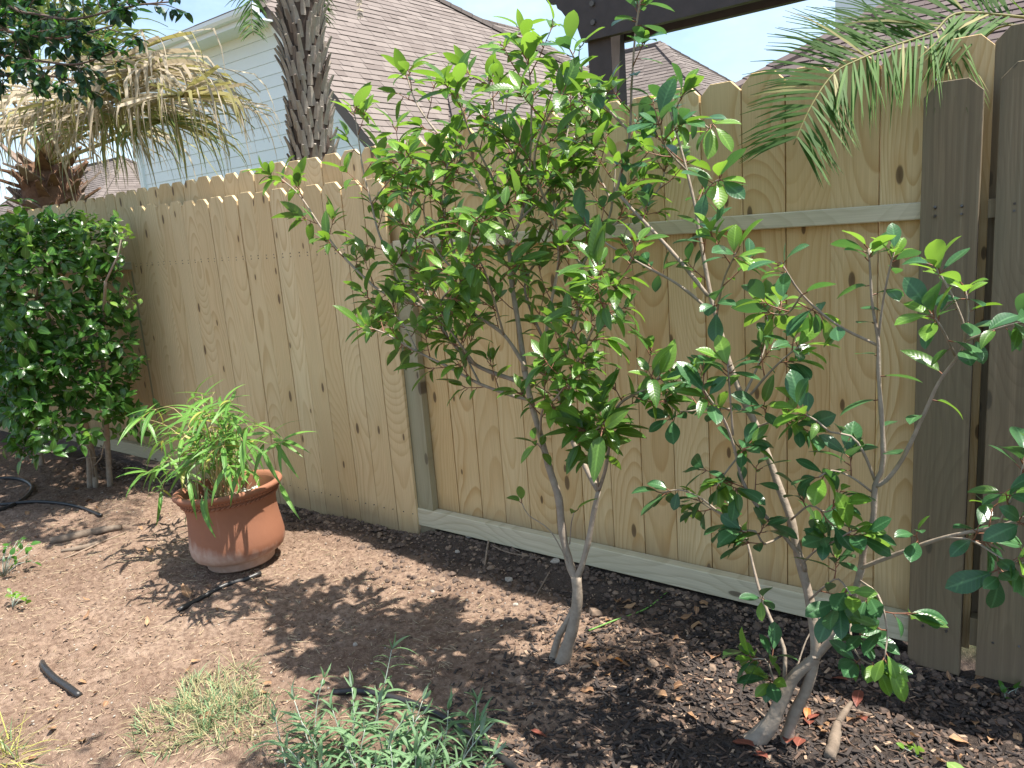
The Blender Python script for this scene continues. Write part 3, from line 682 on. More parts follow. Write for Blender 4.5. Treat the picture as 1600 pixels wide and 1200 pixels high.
S2 = [
 ('trunk', [(1168,1158),(1205,1130),(1216,1105),(1239,1060),(1262,1038),(1274,1026)], 1.90, 1.96, 0.027, 0.0125, dict(ground=1)),
 ('trunk', [(1225,1145),(1240,1118),(1260,1077),(1271,1040),(1274,1022)], 1.955, 1.96, 0.016, 0.0135, dict(ground=1)),
 ('branch', [(1274,1028),(1274,1002),(1265,937),(1254,894),(1244,853),(1236,812),(1218,763),(1198,707),(1183,667),(1163,629),(1143,577),(1130,533),(1117,487),(1110,460),(1093,367),(1087,327),(1073,267),(1057,207),(1047,173),(1044,152)], 1.96, 2.08, 0.0135, 0.0022, T(.66,.085,.09,tip=6,young=.25)),
 ('branch', [(1107,483),(1060,445),(1003,413),(947,380),(915,350)], 2.03, 1.85, 0.005, 0.002, T(.3,.06,.11,tip=6)),
 ('branch', [(1107,463),(1047,390),(970,307),(966,290),(983,217),(987,133),(993,50),(1002,-8)], 2.03, 1.9, 0.006, 0.0022, T(.3,.085,.09,tip=5,along=(.6,.07),young=.7)),
 ('branch', [(983,205),(940,160),(917,127),(897,90),(888,72)], 1.95, 1.85, 0.004, 0.002, T(.2,.055,.09,tip=6,tipbig=1.1)),
 ('branch', [(1057,207),(1080,180),(1107,200),(1115,195)], 2.06, 1.98, 0.003, 0.0015, dict(along=(.4,.03),tip=4)),
 ('branch', [(1073,267),(1040,230),(1030,190)], 2.06, 1.9, 0.003, 0.0015, T(.3,.05,.07,tip=5)),
 ('branch', [(1087,327),(1110,290),(1125,280)], 2.06, 1.85, 0.003, 0.0015, dict(along=(.3,.03),tip=4,tipbig=1.08)),
 ('branch', [(1274,1026),(1284,1016),(1321,971),(1337,920),(1347,881),(1349,859),(1364,812),(1367,760),(1380,717),(1373,587),(1372,533),(1363,477),(1360,430),(1357,388)], 1.96, 1.95, 0.0115, 0.0022, dict(along=(.55,.06),tip=6,tipbig=1.08)),
 ('branch', [(1372,533),(1380,470),(1390,420),(1397,394)], 1.955, 1.93, 0.003, 0.002, dict(along=(.35,.04),tip=6,tipbig=1.05)),
 ('branch', [(1372,540),(1307,507),(1253,460),(1220,410)], 1.955, 1.80, 0.004, 0.002, dict(along=(.25,.035),tip=6,tipbig=1.05)),
 ('branch', [(1253,460),(1230,490),(1205,490)], 1.85, 2.0, 0.003, 0.002, T(.2,.04,.06,tip=5)),
 ('branch', [(1367,760),(1384,751),(1410,717),(1447,640),(1467,597),(1507,533),(1490,467),(1460,415)], 1.955, 1.86, 0.006, 0.002, dict(along=(.35,.05),tip=6,tipbig=1.05)),
 ('branch', [(1507,533),(1513,487),(1507,447)], 1.88, 1.86, 0.003, 0.002, dict(along=(.3,.035),tip=5,tipbig=1.05)),
 ('branch', [(1507,533),(1570,510),(1612,500)], 1.88, 1.80, 0.003, 0.002, dict(along=(.15,.022),tip=6)),
 ('branch', [(1492,555),(1470,510),(1455,490)], 1.88, 1.80, 0.003, 0.002, dict(along=(.15,.02),tip=6)),
 ('branch', [(1344,888),(1400,866),(1475,840),(1572,819),(1640,790)], 1.955, 1.80, 0.0065, 0.003, T(.35,.055,.07,tip=6,young=.05)),
 ('branch', [(1480,840),(1520,845),(1570,875),(1600,880)], 1.88, 1.78, 0.003, 0.002, T(.3,.04,.06,tip=6,young=.0)),
 ('branch', [(1560,820),(1590,760),(1600,720)], 1.82, 1.8, 0.003, 0.002, T(.3,.05,.06,tip=5,young=.1)),
 ('branch', [(1367,750),(1349,707),(1329,681),(1297,675),(1277,658),(1245,640)], 1.955, 1.80, 0.004, 0.002, dict(along=(.3,.03),tip=6,tipbig=1.05)),
 ('branch', [(1364,770),(1330,745),(1300,735),(1280,745)], 1.955, 1.85, 0.003, 0.002, T(.4,0.064,.05,tip=4,young=.25,big=1.15)),
 ('branch', [(1222,1078),(1225,1066),(1225,1013),(1204,967),(1187,923),(1180,897),(1166,842),(1154,821),(1120,800),(1088,780)], 1.94, 2.12, 0.006, 0.002, T(.7,.05,.08,tip=5,young=.5)),
 ('branch', [(1130,805),(1090,775),(1060,765),(1035,770)], 2.1, 2.05, 0.003, 0.002, dict(along=(.3,.03),tip=5)),
 ('branch', [(1258,892),(1253,874),(1224,836),(1186,795),(1160,751),(1148,702),(1131,655),(1107,620),(1084,585)], 1.965, 1.75, 0.0065, 0.002, T(.35,.055,.085,tip=6,tipbig=1.08,young=.15)),
 ('branch', [(1145,680),(1140,608),(1137,570)], 1.8, 1.76, 0.003, 0.002, dict(along=(.3,.03),tip=6,tipbig=1.05)),
 ('branch', [(1166,640),(1110,638),(1058,642),(1035,610)], 2.0, 1.88, 0.003, 0.002, T(.4,.04,.07,tip=7,young=.0)),
 ('branch', [(1160,622),(1185,570),(1200,520),(1195,480)], 2.02, 2.2, 0.004, 0.002, T(.3,.055,.08,tip=6)),
 ('branch', [(1163,629),(1195,590),(1225,560),(1250,540)], 2.0, 1.95, 0.004, 0.002, T(.35,.05,.07,tip=5,young=.8)),
 ('branch', [(1130,533),(1120,500),(1130,440),(1150,395)], 2.05, 1.85, 0.004, 0.002, T(.3,.06,.08,tip=6,tipbig=1.08)),
 ('branch', [(1183,667),(1215,655),(1235,650)], 2.0, 1.9, 0.003, 0.002, T(.3,.035,.06,tip=6,young=.8)),
 ('branch', [(1198,707),(1170,700),(1140,730),(1120,760)], 2.0, 1.85, 0.003, 0.002, T(.3,.04,.07,tip=6,young=.0)),
 ('branch', [(1236,812),(1265,790),(1290,800),(1310,790)], 1.97, 1.86, 0.003, 0.002, T(.3,.04,.06,tip=6,young=.7)),
 ('branch', [(1254,880),(1275,860),(1305,845),(1330,830)], 1.96, 1.85, 0.003, 0.002, T(.2,0.056,.06,tip=4,young=.1)),
 ('branch', [(1265,937),(1290,915),(1310,905),(1330,930)], 1.96, 1.84, 0.003, 0.002, T(.2,0.048,.055,tip=4,young=.25,big=1.1)),
 ('branch', [(1340,905),(1372,930),(1386,985),(1382,1030)], 1.955, 1.82, 0.003, 0.002, T(.2,0.056,.05,tip=4,young=.25)),
 ('branch', [(1330,960),(1330,1000),(1345,1030),(1370,1040)], 1.96, 1.84, 0.003, 0.002, T(.3,0.056,.05,tip=4,young=.25)),
 ('branch', [(1222,836),(1195,850),(1180,830),(1160,830)], 1.93, 1.82, 0.003, 0.002, T(.3,.04,.06,tip=5,young=.1)),
 ('twig', [(1216,1100),(1205,1050),(1195,1030),(1175,1030)], 1.93, 1.86, 0.0035, 0.002, T(.4,.03,.04,tip=5,young=.1)),
 ('twig', [(1187,923),(1195,940),(1190,935)], 2.0, 1.93, 0.002, 0.0015, dict(tip=4,tipbig=.9)),
 ('twig', [(1222,1090),(1200,1075),(1188,1058)], 1.93, 1.90, 0.004, 0.003, dict(tip=2,tipbig=.7)),
 ('twig', [(1240,1060),(1260,1000),(1282,965)], 1.95, 2.05, 0.003, 0.0015),
]
build_shrub('shrub', 'low spreading shrub with broad dark leaves on bent grey stems beside the old fence', (1200,1140), S2, None, ['d','d','d','m'], ['d','y2','y2','d'], big=1.10, seed=9, droop=0.35, dens=1.45, ls=0.030)

# ================================================================== HEDGE SHRUB (left)
LV['h'] = [leaf_mesh('leaf_hedge', l, w, [M['leaf_hedge'], M['bark']], c, fo, 0.005, 4, 'oval', 0.2, 0.1) for l, w, c, fo in ((0.062, 0.034, 0.3, 0.3), (0.054, 0.031, 0.5, 0.2), (0.070, 0.036, 0.2, 0.35))]
LV['hy'] = [leaf_mesh('leaf_hedge_young', l, w, [M['leaf_hedge_young'], M['bark']], c, fo, 0.005, 4, 'oval', 0.2, 0.1) for l, w, c, fo in ((0.055, 0.029, 0.3, 0.3), (0.045, 0.024, 0.4, 0.3))]
def hedge():
    global rnd, npr
    rnd = random.Random(3); npr = np.random.RandomState(3)
    o = np.array(at_z(150, 750, 0)); root = empty('hedge_shrub', tuple(o))
    tag(root, 'dense clipped glossy green shrub on bare stems at the left edge', 'shrub')
    stems = [[(150,765),(143,700),(128,640),(105,560),(70,480)], [(166,730),(167,680),(164,610),(160,540),(165,440)], [(140,760),(135,690),(105,625),(60,570),(20,520)], [(60,700),(50,640),(40,560),(60,450)], [(-40,700),(-30,600),(-10,480)]]
    ys = [2.12, 2.18, 2.1, 2.15, 2.1]
    for s, Y in zip(stems, ys):
        p = np.array([at_y(a, b, Y + (0.0 if i < 2 else rnd.uniform(-0.15, 0.1))) for i, (a, b) in enumerate(s)])
        p[0][2] = float(gz(p[0][0], p[0][1])) - 0.02
        q = smooth_path(p, 0.05); mb = MB(); mb.tube(q, np.linspace(0.020, 0.008, len(q)), 8, 0, 0.3, jit=0.06)
        for k in range(7):
            i = rnd.randint(len(q) // 2, len(q) - 1); e = q[i] + unit(rv() + [0, 0, 0.6]) * rnd.uniform(0.2, 0.45); e[1] = min(e[1], 2.4)
            mb.tube(smooth_path([q[i], (q[i] + e) / 2 + rv() * 0.03, e], 0.05), np.linspace(0.007, 0.003, len(smooth_path([q[i], (q[i] + e) / 2, e], 0.05))), 5, 0) if False else mb.tube([q[i], (q[i] + e) / 2 + rv() * 0.03, e], [0.007, 0.005, 0.003], 5, 0)
        mb.shift(o); link('stem', mb.mesh('hedge_stem', [M['bark']], smooth=True), root)
    mb = MB()
    for px in ([(147,745),(140,705),(115,680)], [(148,728),(158,715),(163,690)], [(150,715),(130,715),(120,718)]):
        q = trace(px, 2.1, 2.05); mb.tube(q, [0.006, 0.004, 0.003], 5)
    mb.shift(o); link('dead_twig', mb.mesh('hedge_twig', [M['bark']], smooth=True), root)
    leaves = []
    # clipped mass built from shoots that end on an uneven boxy surface
    x0, x1, yc = -7.4, -4.78, 2.02
    for k in range(2300):
        X = rnd.uniform(x0, x1)
        f = (X - x0) / (x1 - x0)
        zt = 1.65 + 0.03 * math.sin(X * 5) + 0.02 * math.sin(X * 13)
        zb = 0.45 + 0.10 * math.sin(X * 3.1 + 1) + (0.14 if X > -4.9 else 0)
        u = rnd.random()
        hy = 0.40
        if u < 0.26: P = np.array([X, yc + rnd.uniform(-hy, hy * 0.85), zt + rnd.uniform(-0.14, 0.03)]); nrm = np.array([0, -0.2, 1.0])
        elif u < 0.78: P = np.array([X, yc - hy + rnd.uniform(-0.04, 0.2), zb + (zt - zb) * rnd.random() ** 0.9]); nrm = np.array([0, -1.0, 0.35])
        elif u < 0.92: P = np.array([x1 + rnd.uniform(-0.2, 0.07), yc + rnd.uniform(-hy, hy * 0.8), zb + (zt - zb) * rnd.random()]); nrm = np.array([1.0, -0.2, 0.3])
        else: P = np.array([X, yc + rnd.uniform(-hy, hy * 0.8), zb + (zt - zb) * rnd.random()]); nrm = rv()
        # gaps
        g = math.sin(P[0] * 7.3 + 1.0) + math.sin(P[2] * 8.1 + P[0] * 3) + math.sin(P[1] * 9 + P[2] * 5)
        if g > 2.1 and u > 0.26: continue
        if P[2] > zt - 0.05 and rnd.random() < 0.10: P[2] += rnd.uniform(0.02, 0.10)
        d = unit(nrm * 0.8 + rv() * 0.7 + [0, 0, 0.25])
        yng = rnd.random() < (0.55 if P[2] > zt - 0.2 else 0.12)
        for j in range(rnd.randint(5, 7)):
            side = unit(np.cross(d, rv())); t = unit(side * 0.9 + d * rnd.uniform(0.1, 0.7))
            leaves.append((rnd.choice(LV['hy' if yng and j < 4 else 'h']), P + d * 0.012 * j, frame(t, unit(d + [0, 0, 0.6] + rv() * 0.4)), rnd.uniform(0.9, 1.35)))
    for px, Y in (((140,345),2.0),((190,350),2.0),((185,360),1.95),((200,470),1.9)):
        P0 = at_y(*px, Y)
        for j in range(16):
            t = unit(rv() + [0, 0, .3]); leaves.append((rnd.choice(LV['hy']), P0 + rv() * 0.05 - [0, 0, 0.02], frame(t, unit(rv() + [0, 0, 1])), rnd.uniform(0.6, 1.0)))
    put_leaves(root, o, leaves, 300)
hedge()

# ================================================================== POT AND BAMBOO
rnd = random.Random(21); npr = np.random.RandomState(21)
PC = np.array([-3.19, 1.865, 0.0]); PC[2] = float(gz(PC[0], PC[1]))
pot = empty('flower_pot', tuple(PC)); pot.rotation_euler = (math.radians(-1.5), math.radians(-3.5), math.radians(20))
pot.scale = (.86, .86, .93)
tag(pot, 'round flared terracotta pot with white lime bloom round its foot', 'flower pot')
H = 0.405
prof = [(0.0, 0.002), (0.165, 0.0), (0.176, 0.010), (0.180, 0.040), (0.202, 0.048), (0.232, 0.066), (0.246, 0.095), (0.249, 0.13), (0.243, 0.18), (0.236, 0.23), (0.233, 0.27), (0.234, 0.305), (0.241, 0.34), (0.247, 0.356)]
mb = MB(); mb.lathe(prof, 64)
inner = [(0.238, 0.385), (0.222, 0.34), (0.214, 0.29)]; mb.lathe(inner, 64)
link('body', mb.mesh('pot_body', [M['terracotta']], smooth=True, attr=False), pot)
mb = MB(); mb.lathe([(0.247, 0.3555), (0.256, 0.358), (0.262, 0.366), (0.268, 0.376), (0.276, 0.379), (0.283, 0.386), (0.284, 0.396), (0.278, 0.404), (0.268, 0.4065), (0.252, 0.403), (0.244, 0.395), (0.238, 0.385)], 64)
link('rim', mb.mesh('pot_rim', [M['terracotta']], smooth=True, attr=False), pot)
mb = MB()
for k in range(90):
    a = 2 * math.pi * k / 90; r = 0.2635; c = np.array([r * math.cos(a), r * math.sin(a), 0.3665]); t = np.array([-math.sin(a), math.cos(a), 0])
    mb.tube([c - t * 0.0045 + [0, 0, -0.002], c, c + t * 0.0045 + [0, 0, 0.002]], [0.003, 0.0045, 0.003], 5)
link('bead_band', mb.mesh('pot_beads', [M['terracotta']], smooth=True, attr=False), pot)
mb = MB()
for k in range(60):
    a = 2 * math.pi * k / 60; t = np.array([-math.sin(a), math.cos(a), 0]); rr = np.array([math.cos(a), math.sin(a), 0])
    c = rr * 0.2445 + np.array([0, 0, 0.343])
    mb.tube([c - t * 0.016 + [0, 0, -0.008] - rr * 0.004, c + rr * 0.003, c + t * 0.016 + [0, 0, 0.008] + rr * 0.001], [0.003, 0.0065, 0.003], 6)
link('rope_band', mb.mesh('pot_rope', [M['terracotta']], smooth=True, attr=False), pot)
mb = MB(); V = [(0, 0, 0.325)]; F = []
for j, ra in enumerate((0.07, 0.14, 0.217)):
    for k in range(32):
        a = 2 * math.pi * k / 32; V.append((ra * math.cos(a), ra * math.sin(a), 0.318 + npr.uniform(-0.008, 0.008)))
for k in range(32):
    F.append((0, 1 + k, 1 + (k + 1) % 32))
    for j in range(2): F.append((1 + j*32 + k, 1 + (j+1)*32 + k, 1 + (j+1)*32 + (k+1) % 32, 1 + j*32 + (k+1) % 32))
mb.add(V, F); link('potting_soil', mb.mesh('pot_soil', [M['potting']], smooth=True, attr=False), pot)

def rock(mb, c, r, m=0, flat=0.7):
    """small rough lump: displaced octahedron subdivision (18 verts)"""
    base = np.array([(1,0,0),(-1,0,0),(0,1,0),(0,-1,0),(0,0,1),(0,0,-1),(.7,.7,0),(.7,-.7,0),(-.7,.7,0),(-.7,-.7,0),(.7,0,.7),(-.7,0,.7),(0,.7,.7),(0,-.7,.7),(.7,0,-.7),(-.7,0,-.7),(0,.7,-.7),(0,-.7,-.7)])
    f = [(0,6,10),(6,2,12),(10,12,4),(6,12,10),(2,8,12),(8,1,11),(12,11,4),(8,11,12),(1,9,11),(9,3,13),(11,13,4),(9,13,11),(3,7,13),(7,0,10),(13,10,4),(7,10,13),
         (0,14,6),(6,16,2),(14,5,16),(6,14,16),(2,16,8),(8,15,1),(16,5,15),(8,16,15),(1,15,9),(9,17,3),(15,5,17),(9,15,17),(3,17,7),(7,14,0),(17,5,14),(7,17,14)]
    a = npr.uniform(0, 6.28); ca, sa = math.cos(a), math.sin(a)
    v = base * npr.uniform(0.72, 1.2, (18, 1)) * [r * npr.uniform(.7, 1.3), r * npr.uniform(.7, 1.1), r * flat]
    v = v @ np.array([[ca, sa, 0], [-sa, ca, 0], [0, 0, 1]])
    mb.add(v + np.asarray(c), f, m, rnd.random())
PR = Matrix.LocRotScale(Vector(PC), pot.rotation_euler, pot.scale)
def pw(x, y, z): return np.array(PR @ Vector((x, y, z)))
pst = M['stone']
M['white_stone'] = simple('white_stone', (0.72, 0.69, 0.63), 0.85, 30, 0.4, (0.5, 0.46, 0.4))
for k in range(26):
    a = rnd.uniform(-1.0, 1.6); ra = rnd.uniform(0.03, 0.17)
    mb = MB(); rock(mb, (0, 0, 0), rnd.uniform(0.010, 0.022), 0, 0.6)
    o = link('pot_pebble', mb.mesh('pot_pebble', [M['white_stone'] if rnd.random() < .5 else M['clod_tan']], smooth=False), None, tuple(pw(ra * math.cos(a), ra * math.sin(a), 0.335)))
    tag(o, 'small pale pebble on the soil in the terracotta pot', 'pebble', 'pebbles on the soil of the terracotta pot')

LV['b'] = [leaf_mesh('leaf_bamboo', l, w, [M['bamboo'], M['cane']], c, 0.25, 0.006, 7, 'lance', 0.1, tw) for l, w, c, tw in ((0.16, 0.0205, 0.35, .3), (0.19, 0.022, 0.5, -.4), (0.13, 0.0175, 0.25, .2), (0.21, 0.023, 0.6, .5))]
LV['by'] = [leaf_mesh('leaf_bamboo_yellow', l, w, [M['bamboo_yellow'], M['cane']], c, 0.25, 0.006, 7, 'lance', 0.1, .4) for l, w, c in ((0.16, 0.017, 0.7), (0.13, 0.015, 0.4))]
def bamboo():
    global rnd, npr
    rnd = random.Random(4); npr = np.random.RandomState(4)
    B = pw(-0.05, 0.0, 0.325); root = empty('bamboo_plant', tuple(B)); tag(root, 'leafy green dwarf bamboo growing out of the terracotta pot', 'bamboo plant')
    leaves = []
    tips = [(215,650),(235,640),(250,690),(262,715),(290,640),(315,615),(335,612),(352,640),(372,650),(330,690),(300,700),(285,740),(250,770),(318,770),(350,700),(380,690),(392,665),(270,665),(310,655),(340,670),(226,740),(290,760),(360,730),(320,735),(300,620),(395,700),(345,760)]
    tips += [(430,680),(445,690),(400,745),(345,640),(365,625),(280,690),(318,640)]
    for i, tp in enumerate(tips):
        a = rnd.uniform(0, 6.28); ra = rnd.uniform(0.02, 0.13)
        cx = -0.06 if i < 27 else 0.05
        b = pw(cx + ra * math.cos(a), ra * math.sin(a), 0.318)
        Y = B[1] + rnd.uniform(-0.28, 0.22)
        e = at_y(*tp, Y); e[1] = min(e[1], 2.36)
        mid = b * 0.5 + e * 0.5 + np.array([0, 0, 0.10 + 0.1 * rnd.random()])
        q = smooth_path([b, mid, e], 0.03); mb = MB(); mb.tube(q, np.linspace(0.0030, 0.0012, len(q)), 5, 0, rnd.random())
        n = len(q); td = unit(q[-1] - q[-3])
        for f in (0.45, 0.62, 0.8, 1.0):
            if rnd.random() < 0.18 and f < 1: continue
            j = min(n - 2, int(f * (n - 1))); p0 = q[j]; d = unit(q[j+1] - q[j])
            nl_ = rnd.randint(4, 6) if f == 1 else rnd.randint(2, 4)
            for k in range(nl_):
                out = unit(rv() * [1, 1, 0.35])
                t = unit(d * 0.35 + out * 0.85 + np.array([-0.12, -0.05, -0.05 + rnd.uniform(-0.35, 0.3)]))
                if p0[1] + t[1] * 0.2 > 2.46: t = unit(t * [1, -0.5, 1])
                leaves.append((rnd.choice(LV['by' if rnd.random() < 0.10 else 'b']), p0, frame(t, unit(np.array([0, 0, 1]) + rv() * 0.35)), rnd.uniform(0.65, 1.1)))
        mb.shift(B); link('cane', mb.mesh('bamboo_cane', [M['cane']], smooth=True), root)
    for k in range(40):      # dead bare canes and sheaths near the soil
        a = rnd.uniform(0, 6.28); ra = rnd.uniform(0.0, 0.15); b = pw(-0.03 + ra * math.cos(a), ra * math.sin(a), 0.318)
        if k % 4 == 0:
            mb = MB(); e = b + unit(rv() * [1, 1, .2] + [0, 0, 1.2]) * rnd.uniform(0.05, 0.16); mb.tube([b, (b + e) / 2 + rv() * .008, e], [.0022, .002, .0012], 4, 0, rnd.random())
            mb.shift(B); link('dry_cane', mb.mesh('dry_cane', [M['straw']], smooth=True), root)
    for px, tip in (((315,775),(318,830)),((325,760),(310,820)),((430,690),(468,760)),((425,685),(510,705)),((440,690),(480,680)),((410,700),(430,760)),((437,755),(455,800))):
        b = at_y(*px, PC[1] - 0.22 if px[0] < 400 else PC[1]); e = at_y(*tip, (PC[1] - 0.30) if px[0] < 400 else PC[1] - 0.08)
        leaves.append((LV['b'][3], b, frame(e - b, unit(np.array([0, -0.6, 1]))), min(.95, np.linalg.norm(e - b) / 0.19)))
    put_leaves(root, B, leaves, 300)
bamboo()

# ================================================================== SAGE, GRASS TUFT, EDGE PLANTS
LV['s'] = [leaf_mesh('leaf_sage', l, w, [M['sage'], M['sage_stem']], c, 0.35, 0.004, 6, 'lance', 0.1, tw) for l, w, c, tw in ((0.08, 0.0115, 0.5, .2), (0.095, 0.0130, 0.7, -.3), (0.065, 0.0095, 0.3, .1), (0.11, 0.0135, 0.6, .3))]
def sage():
    global rnd, npr
    rnd = random.Random(14); npr = np.random.RandomState(14)
    B = at_z(600, 1190, 0); root = empty('sage_plant', tuple(B)); tag(root, 'grey-green sage with narrow pointed leaves at the bottom of the picture', 'sage plant')
    leaves = []
    tips = [(612,1015,.20),(505,1060,.17),(550,1075,.18),(460,1095,.16),(660,1095,.14),(745,1095,.15),(700,1110,.14),(590,1100,.16),(520,1110,.15),(630,1125,.14),(570,1140,.13),(480,1140,.13),(750,1150,.11),(690,1150,.12),(610,1165,.12),(540,1165,.12),(450,1170,.11),(650,1180,.11),(500,1190,.10),(720,1190,.10),(585,1195,.1),(430,1120,.12),(770,1180,.09)] + [(rnd.uniform(430, 770), rnd.uniform(1095, 1235), rnd.uniform(.07, .15)) for k in range(8)]
    for (px, py, z) in tips:
        e = at_z(px, py, z + 0.02); b = e * [1, 1, 0] + np.array([rnd.uniform(-.08, .08), rnd.uniform(-.10, .02), 0]); b[2] = float(gz(b[0], b[1])) - 0.01
        b = b * 0.75 + np.array([B[0], B[1] - 0.02, 0]) * 0.25
        q = smooth_path([b, (b * .45 + e * .55) + np.array([0, 0, .02]) + rv() * .01, e], 0.015); n = len(q); mb = MB(); mb.tube(q, np.linspace(.0024, .0012, n), 5, 0)
        s = 3
        while s < n:
            td = unit(q[min(s, n-1)] - q[s-2]); a = rnd.uniform(0, 3.14); side = unit(np.cross(td, rv()))
            for sg in (1, -1):
                t = unit(side * sg * 0.9 + td * 0.5 + rv() * .2 + [0, 0, .05])
                fr = s / n
                leaves.append((rnd.choice(LV['s']), q[s], frame(t, unit(td + rv() * .25)), (1.05 if fr < .8 else .75) * rnd.uniform(.75, 1.15)))
            s += 2 if rnd.random() < .6 else 1
        for k in range(4):
            t = unit(td * 1.1 + rv() * .5); leaves.append((rnd.choice(LV['s']), q[-1], frame(t, unit(rv() + td * .3)), rnd.uniform(.4, .8)))
        mb.shift(B); link('stem', mb.mesh('sage_stem', [M['sage_stem']], smooth=True), root)
    put_leaves(root, B, leaves, 300)
sage()

def blade(mb, b, d, L, w, bend, m, nseg=4):
    d = unit(d); side = unit(np.cross(d, [0.02, 0.03, 1.0])) * w / 2; p = np.array(b, float); V = []
    for k in range(nseg + 1):
        f = 1 - (k / nseg) ** 1.6 * 0.95; V += [p - side * f, p + side * f]
        d = unit(d + np.array([0, 0, -bend / nseg])); p = p + d * (L / nseg); p[2] = max(p[2], 0.004)
    mb.add(V, [(2*k, 2*k+1, 2*k+3, 2*k+2) for k in range(nseg)], m, rnd.random())
def tuft(px, r, n, L, label, mats, wts, name='grass_tuft', dense=1.0, flat=0.6):
    B = at_z(*px, 0); B[2] = float(gz(B[0], B[1])); root = empty(name, tuple(B)); tag(root, label, 'grass tuft')
    mb = MB()
    for k in range(n):
        a = rnd.uniform(0, 6.28); rr = r * rnd.random() ** .62 * (1 + .28 * math.sin(3 * a + 1) + .15 * math.sin(7 * a)); b = np.array([rr * math.cos(a), rr * math.sin(a) * 0.75, 0.0])
        if math.sin(b[0] * 41) * math.sin(b[1] * 47 + 1) > rnd.uniform(.1, 1): continue
        d = unit(np.array([math.cos(a), math.sin(a), 0]) * rnd.uniform(0, 1.2) * flat + rv() * 0.6 + [0, 0, 1.0])
        blade(mb, b, d, L * rnd.uniform(.5, 1.2), 0.0032, rnd.uniform(.6, 2.4), rnd.choices(range(len(mats)), wts)[0])
    tag(link('blades', mb.mesh('blades', mats, smooth=True), root), kind='stuff')
rnd = random.Random(33); npr = np.random.RandomState(33)
tuft((335, 1110), 0.26, 1900, 0.075, 'matted half-dry grass tuft on bare soil left of the sage', [M['grass_dry'], M['grass_green'], M['sage']], [.55, .34, .11])
tuft((-12, 1185), 0.11, 170, 0.17, 'arching yellow-green grass tuft cut by the bottom left corner', [M['grass_dry'], M['grass_green'], M['bamboo_yellow']], [.3, .4, .3])
LV['w'] = [leaf_mesh('leaf_weed', l, w, [M['leaf_tree_lit'], M['sage_stem']], .3, .2, .008, 4, 'oval') for l, w in ((.04, .026), (.03, .02), (.05, .03))]
LV['wl'] = [leaf_mesh('leaf_weed_pale', l, w, [M['leaf_young'], M['sage_stem']], .3, .2, .008, 4, 'oval') for l, w in ((.04, .026), (.03, .02))]
def weed(px, n, r, h, label, kind, name='weed'):
    B = at_z(*px, 0); B[2] = float(gz(B[0], B[1])); root = empty(name, tuple(B)); tag(root, label, 'weed'); leaves = []; mb = MB()
    for k in range(n):
        e = B + np.array([rnd.uniform(-r, r), rnd.uniform(-r, r), rnd.uniform(.3, 1) * h]); mb.tube([B, (B + e) / 2 + [0, 0, h * .15], e], [.002, .0015, .001], 4)
        for j in range(3):
            t = unit(rv() + [0, 0, .3]); leaves.append((rnd.choice(LV[kind]), e - [0, 0, .006 * j], frame(t, unit(rv() * .5 + [0, 0, 1])), rnd.uniform(.6, 1.1)))
    mb.shift(B); link('stem', mb.mesh('weed_stem', [M['sage_stem']], smooth=True), root); put_leaves(root, B, leaves, 300)
weed((5, 900), 22, 0.13, 0.14, 'dark small-leaved weed at the left edge beside the log', 'w')
weed((-5, 1020), 8, 0.06, 0.10, 'pale round-leaved weed at the left edge below the others', 'wl')
weed((1570, 1085), 4, 0.03, 0.02, 'tiny bright green seedling on the mulch by the old fence', 'w', 'seedling')
weed((1425, 1165), 3, 0.02, 0.01, 'small pale green seedling on the mulch near the bottom right', 'wl', 'seedling')
weed((20, 950), 6, 0.06, 0.07, 'yellow-green weed lying at the left edge between two others', 'wl')

# ================================================================== TUBES, LOGS, STICKS
def ground_path(px, lift):
    return np.array([(lambda p: (p[0], p[1], float(gz(p[0], p[1])) + (lift[i] if isinstance(lift, (list, tuple)) else lift)))(at_z(a, b, 0)) for i, (a, b) in enumerate(px)])
def rod(name, px, r, mat, label, cat, lift=None, group=None, jit=0.0, sides=9):
    q = smooth_path(ground_path(px, lift if lift is not None else (r if np.isscalar(r) else max(r)) * 0.6), 0.02); B = q[0].copy()
    mb = MB(); rr = np.full(len(q), r) if np.isscalar(r) else np.interp(np.linspace(0, 1, len(q)), np.linspace(0, 1, len(r)), r)
    mb.tube(q, rr, sides, jit=jit); mb.shift(B); o = link(name, mb.mesh(name, [M[mat]], smooth=True), None, tuple(B)); return tag(o, label, cat, group)
rod('irrigation_tube', [(277,948),(310,932),(350,915),(385,906),(408,898)], 0.011, 'black_tube', 'short straight piece of black tube in front of the terracotta pot', 'tube')
rod('irrigation_tube', [(62,1018),(68,1035),(85,1052),(105,1066),(122,1076)], 0.012, 'black_tube', 'short bent stub of dark tube poking from the soil on the left', 'tube', [-.01, .012, .014, .012, .004])
rod('irrigation_tube', [(520,1085),(560,1083),(600,1090),(650,1105),(700,1128),(750,1160),(790,1190),(830,1225)], 0.011, 'black_tube', 'black tube curving behind and around the sage plant', 'tube', .012)
rod('irrigation_tube', [(-40,785),(0,789),(50,786),(90,787),(125,793),(158,804)], 0.010, 'black_tube', 'thin black tube lying across the soil below the clipped shrub', 'tube', .012)
rod('hose', [(-30,752),(10,747),(35,749),(50,760),(42,775),(20,790),(-20,805)], 0.012, 'black_tube', 'loop of dark hose cut by the left edge', 'hose', .012)
rod('log', [(78,845),(110,838),(150,828),(190,822)], [.018, .024, .022, .014], 'log', 'grey-brown weathered log lying on the soil at the left', 'log', .016, jit=.1)
rod('log', [(95,858),(125,852),(160,842)], [.008, .014, .009], 'log', 'thin split of wood just in front of the grey log', 'log', .008, jit=.12)
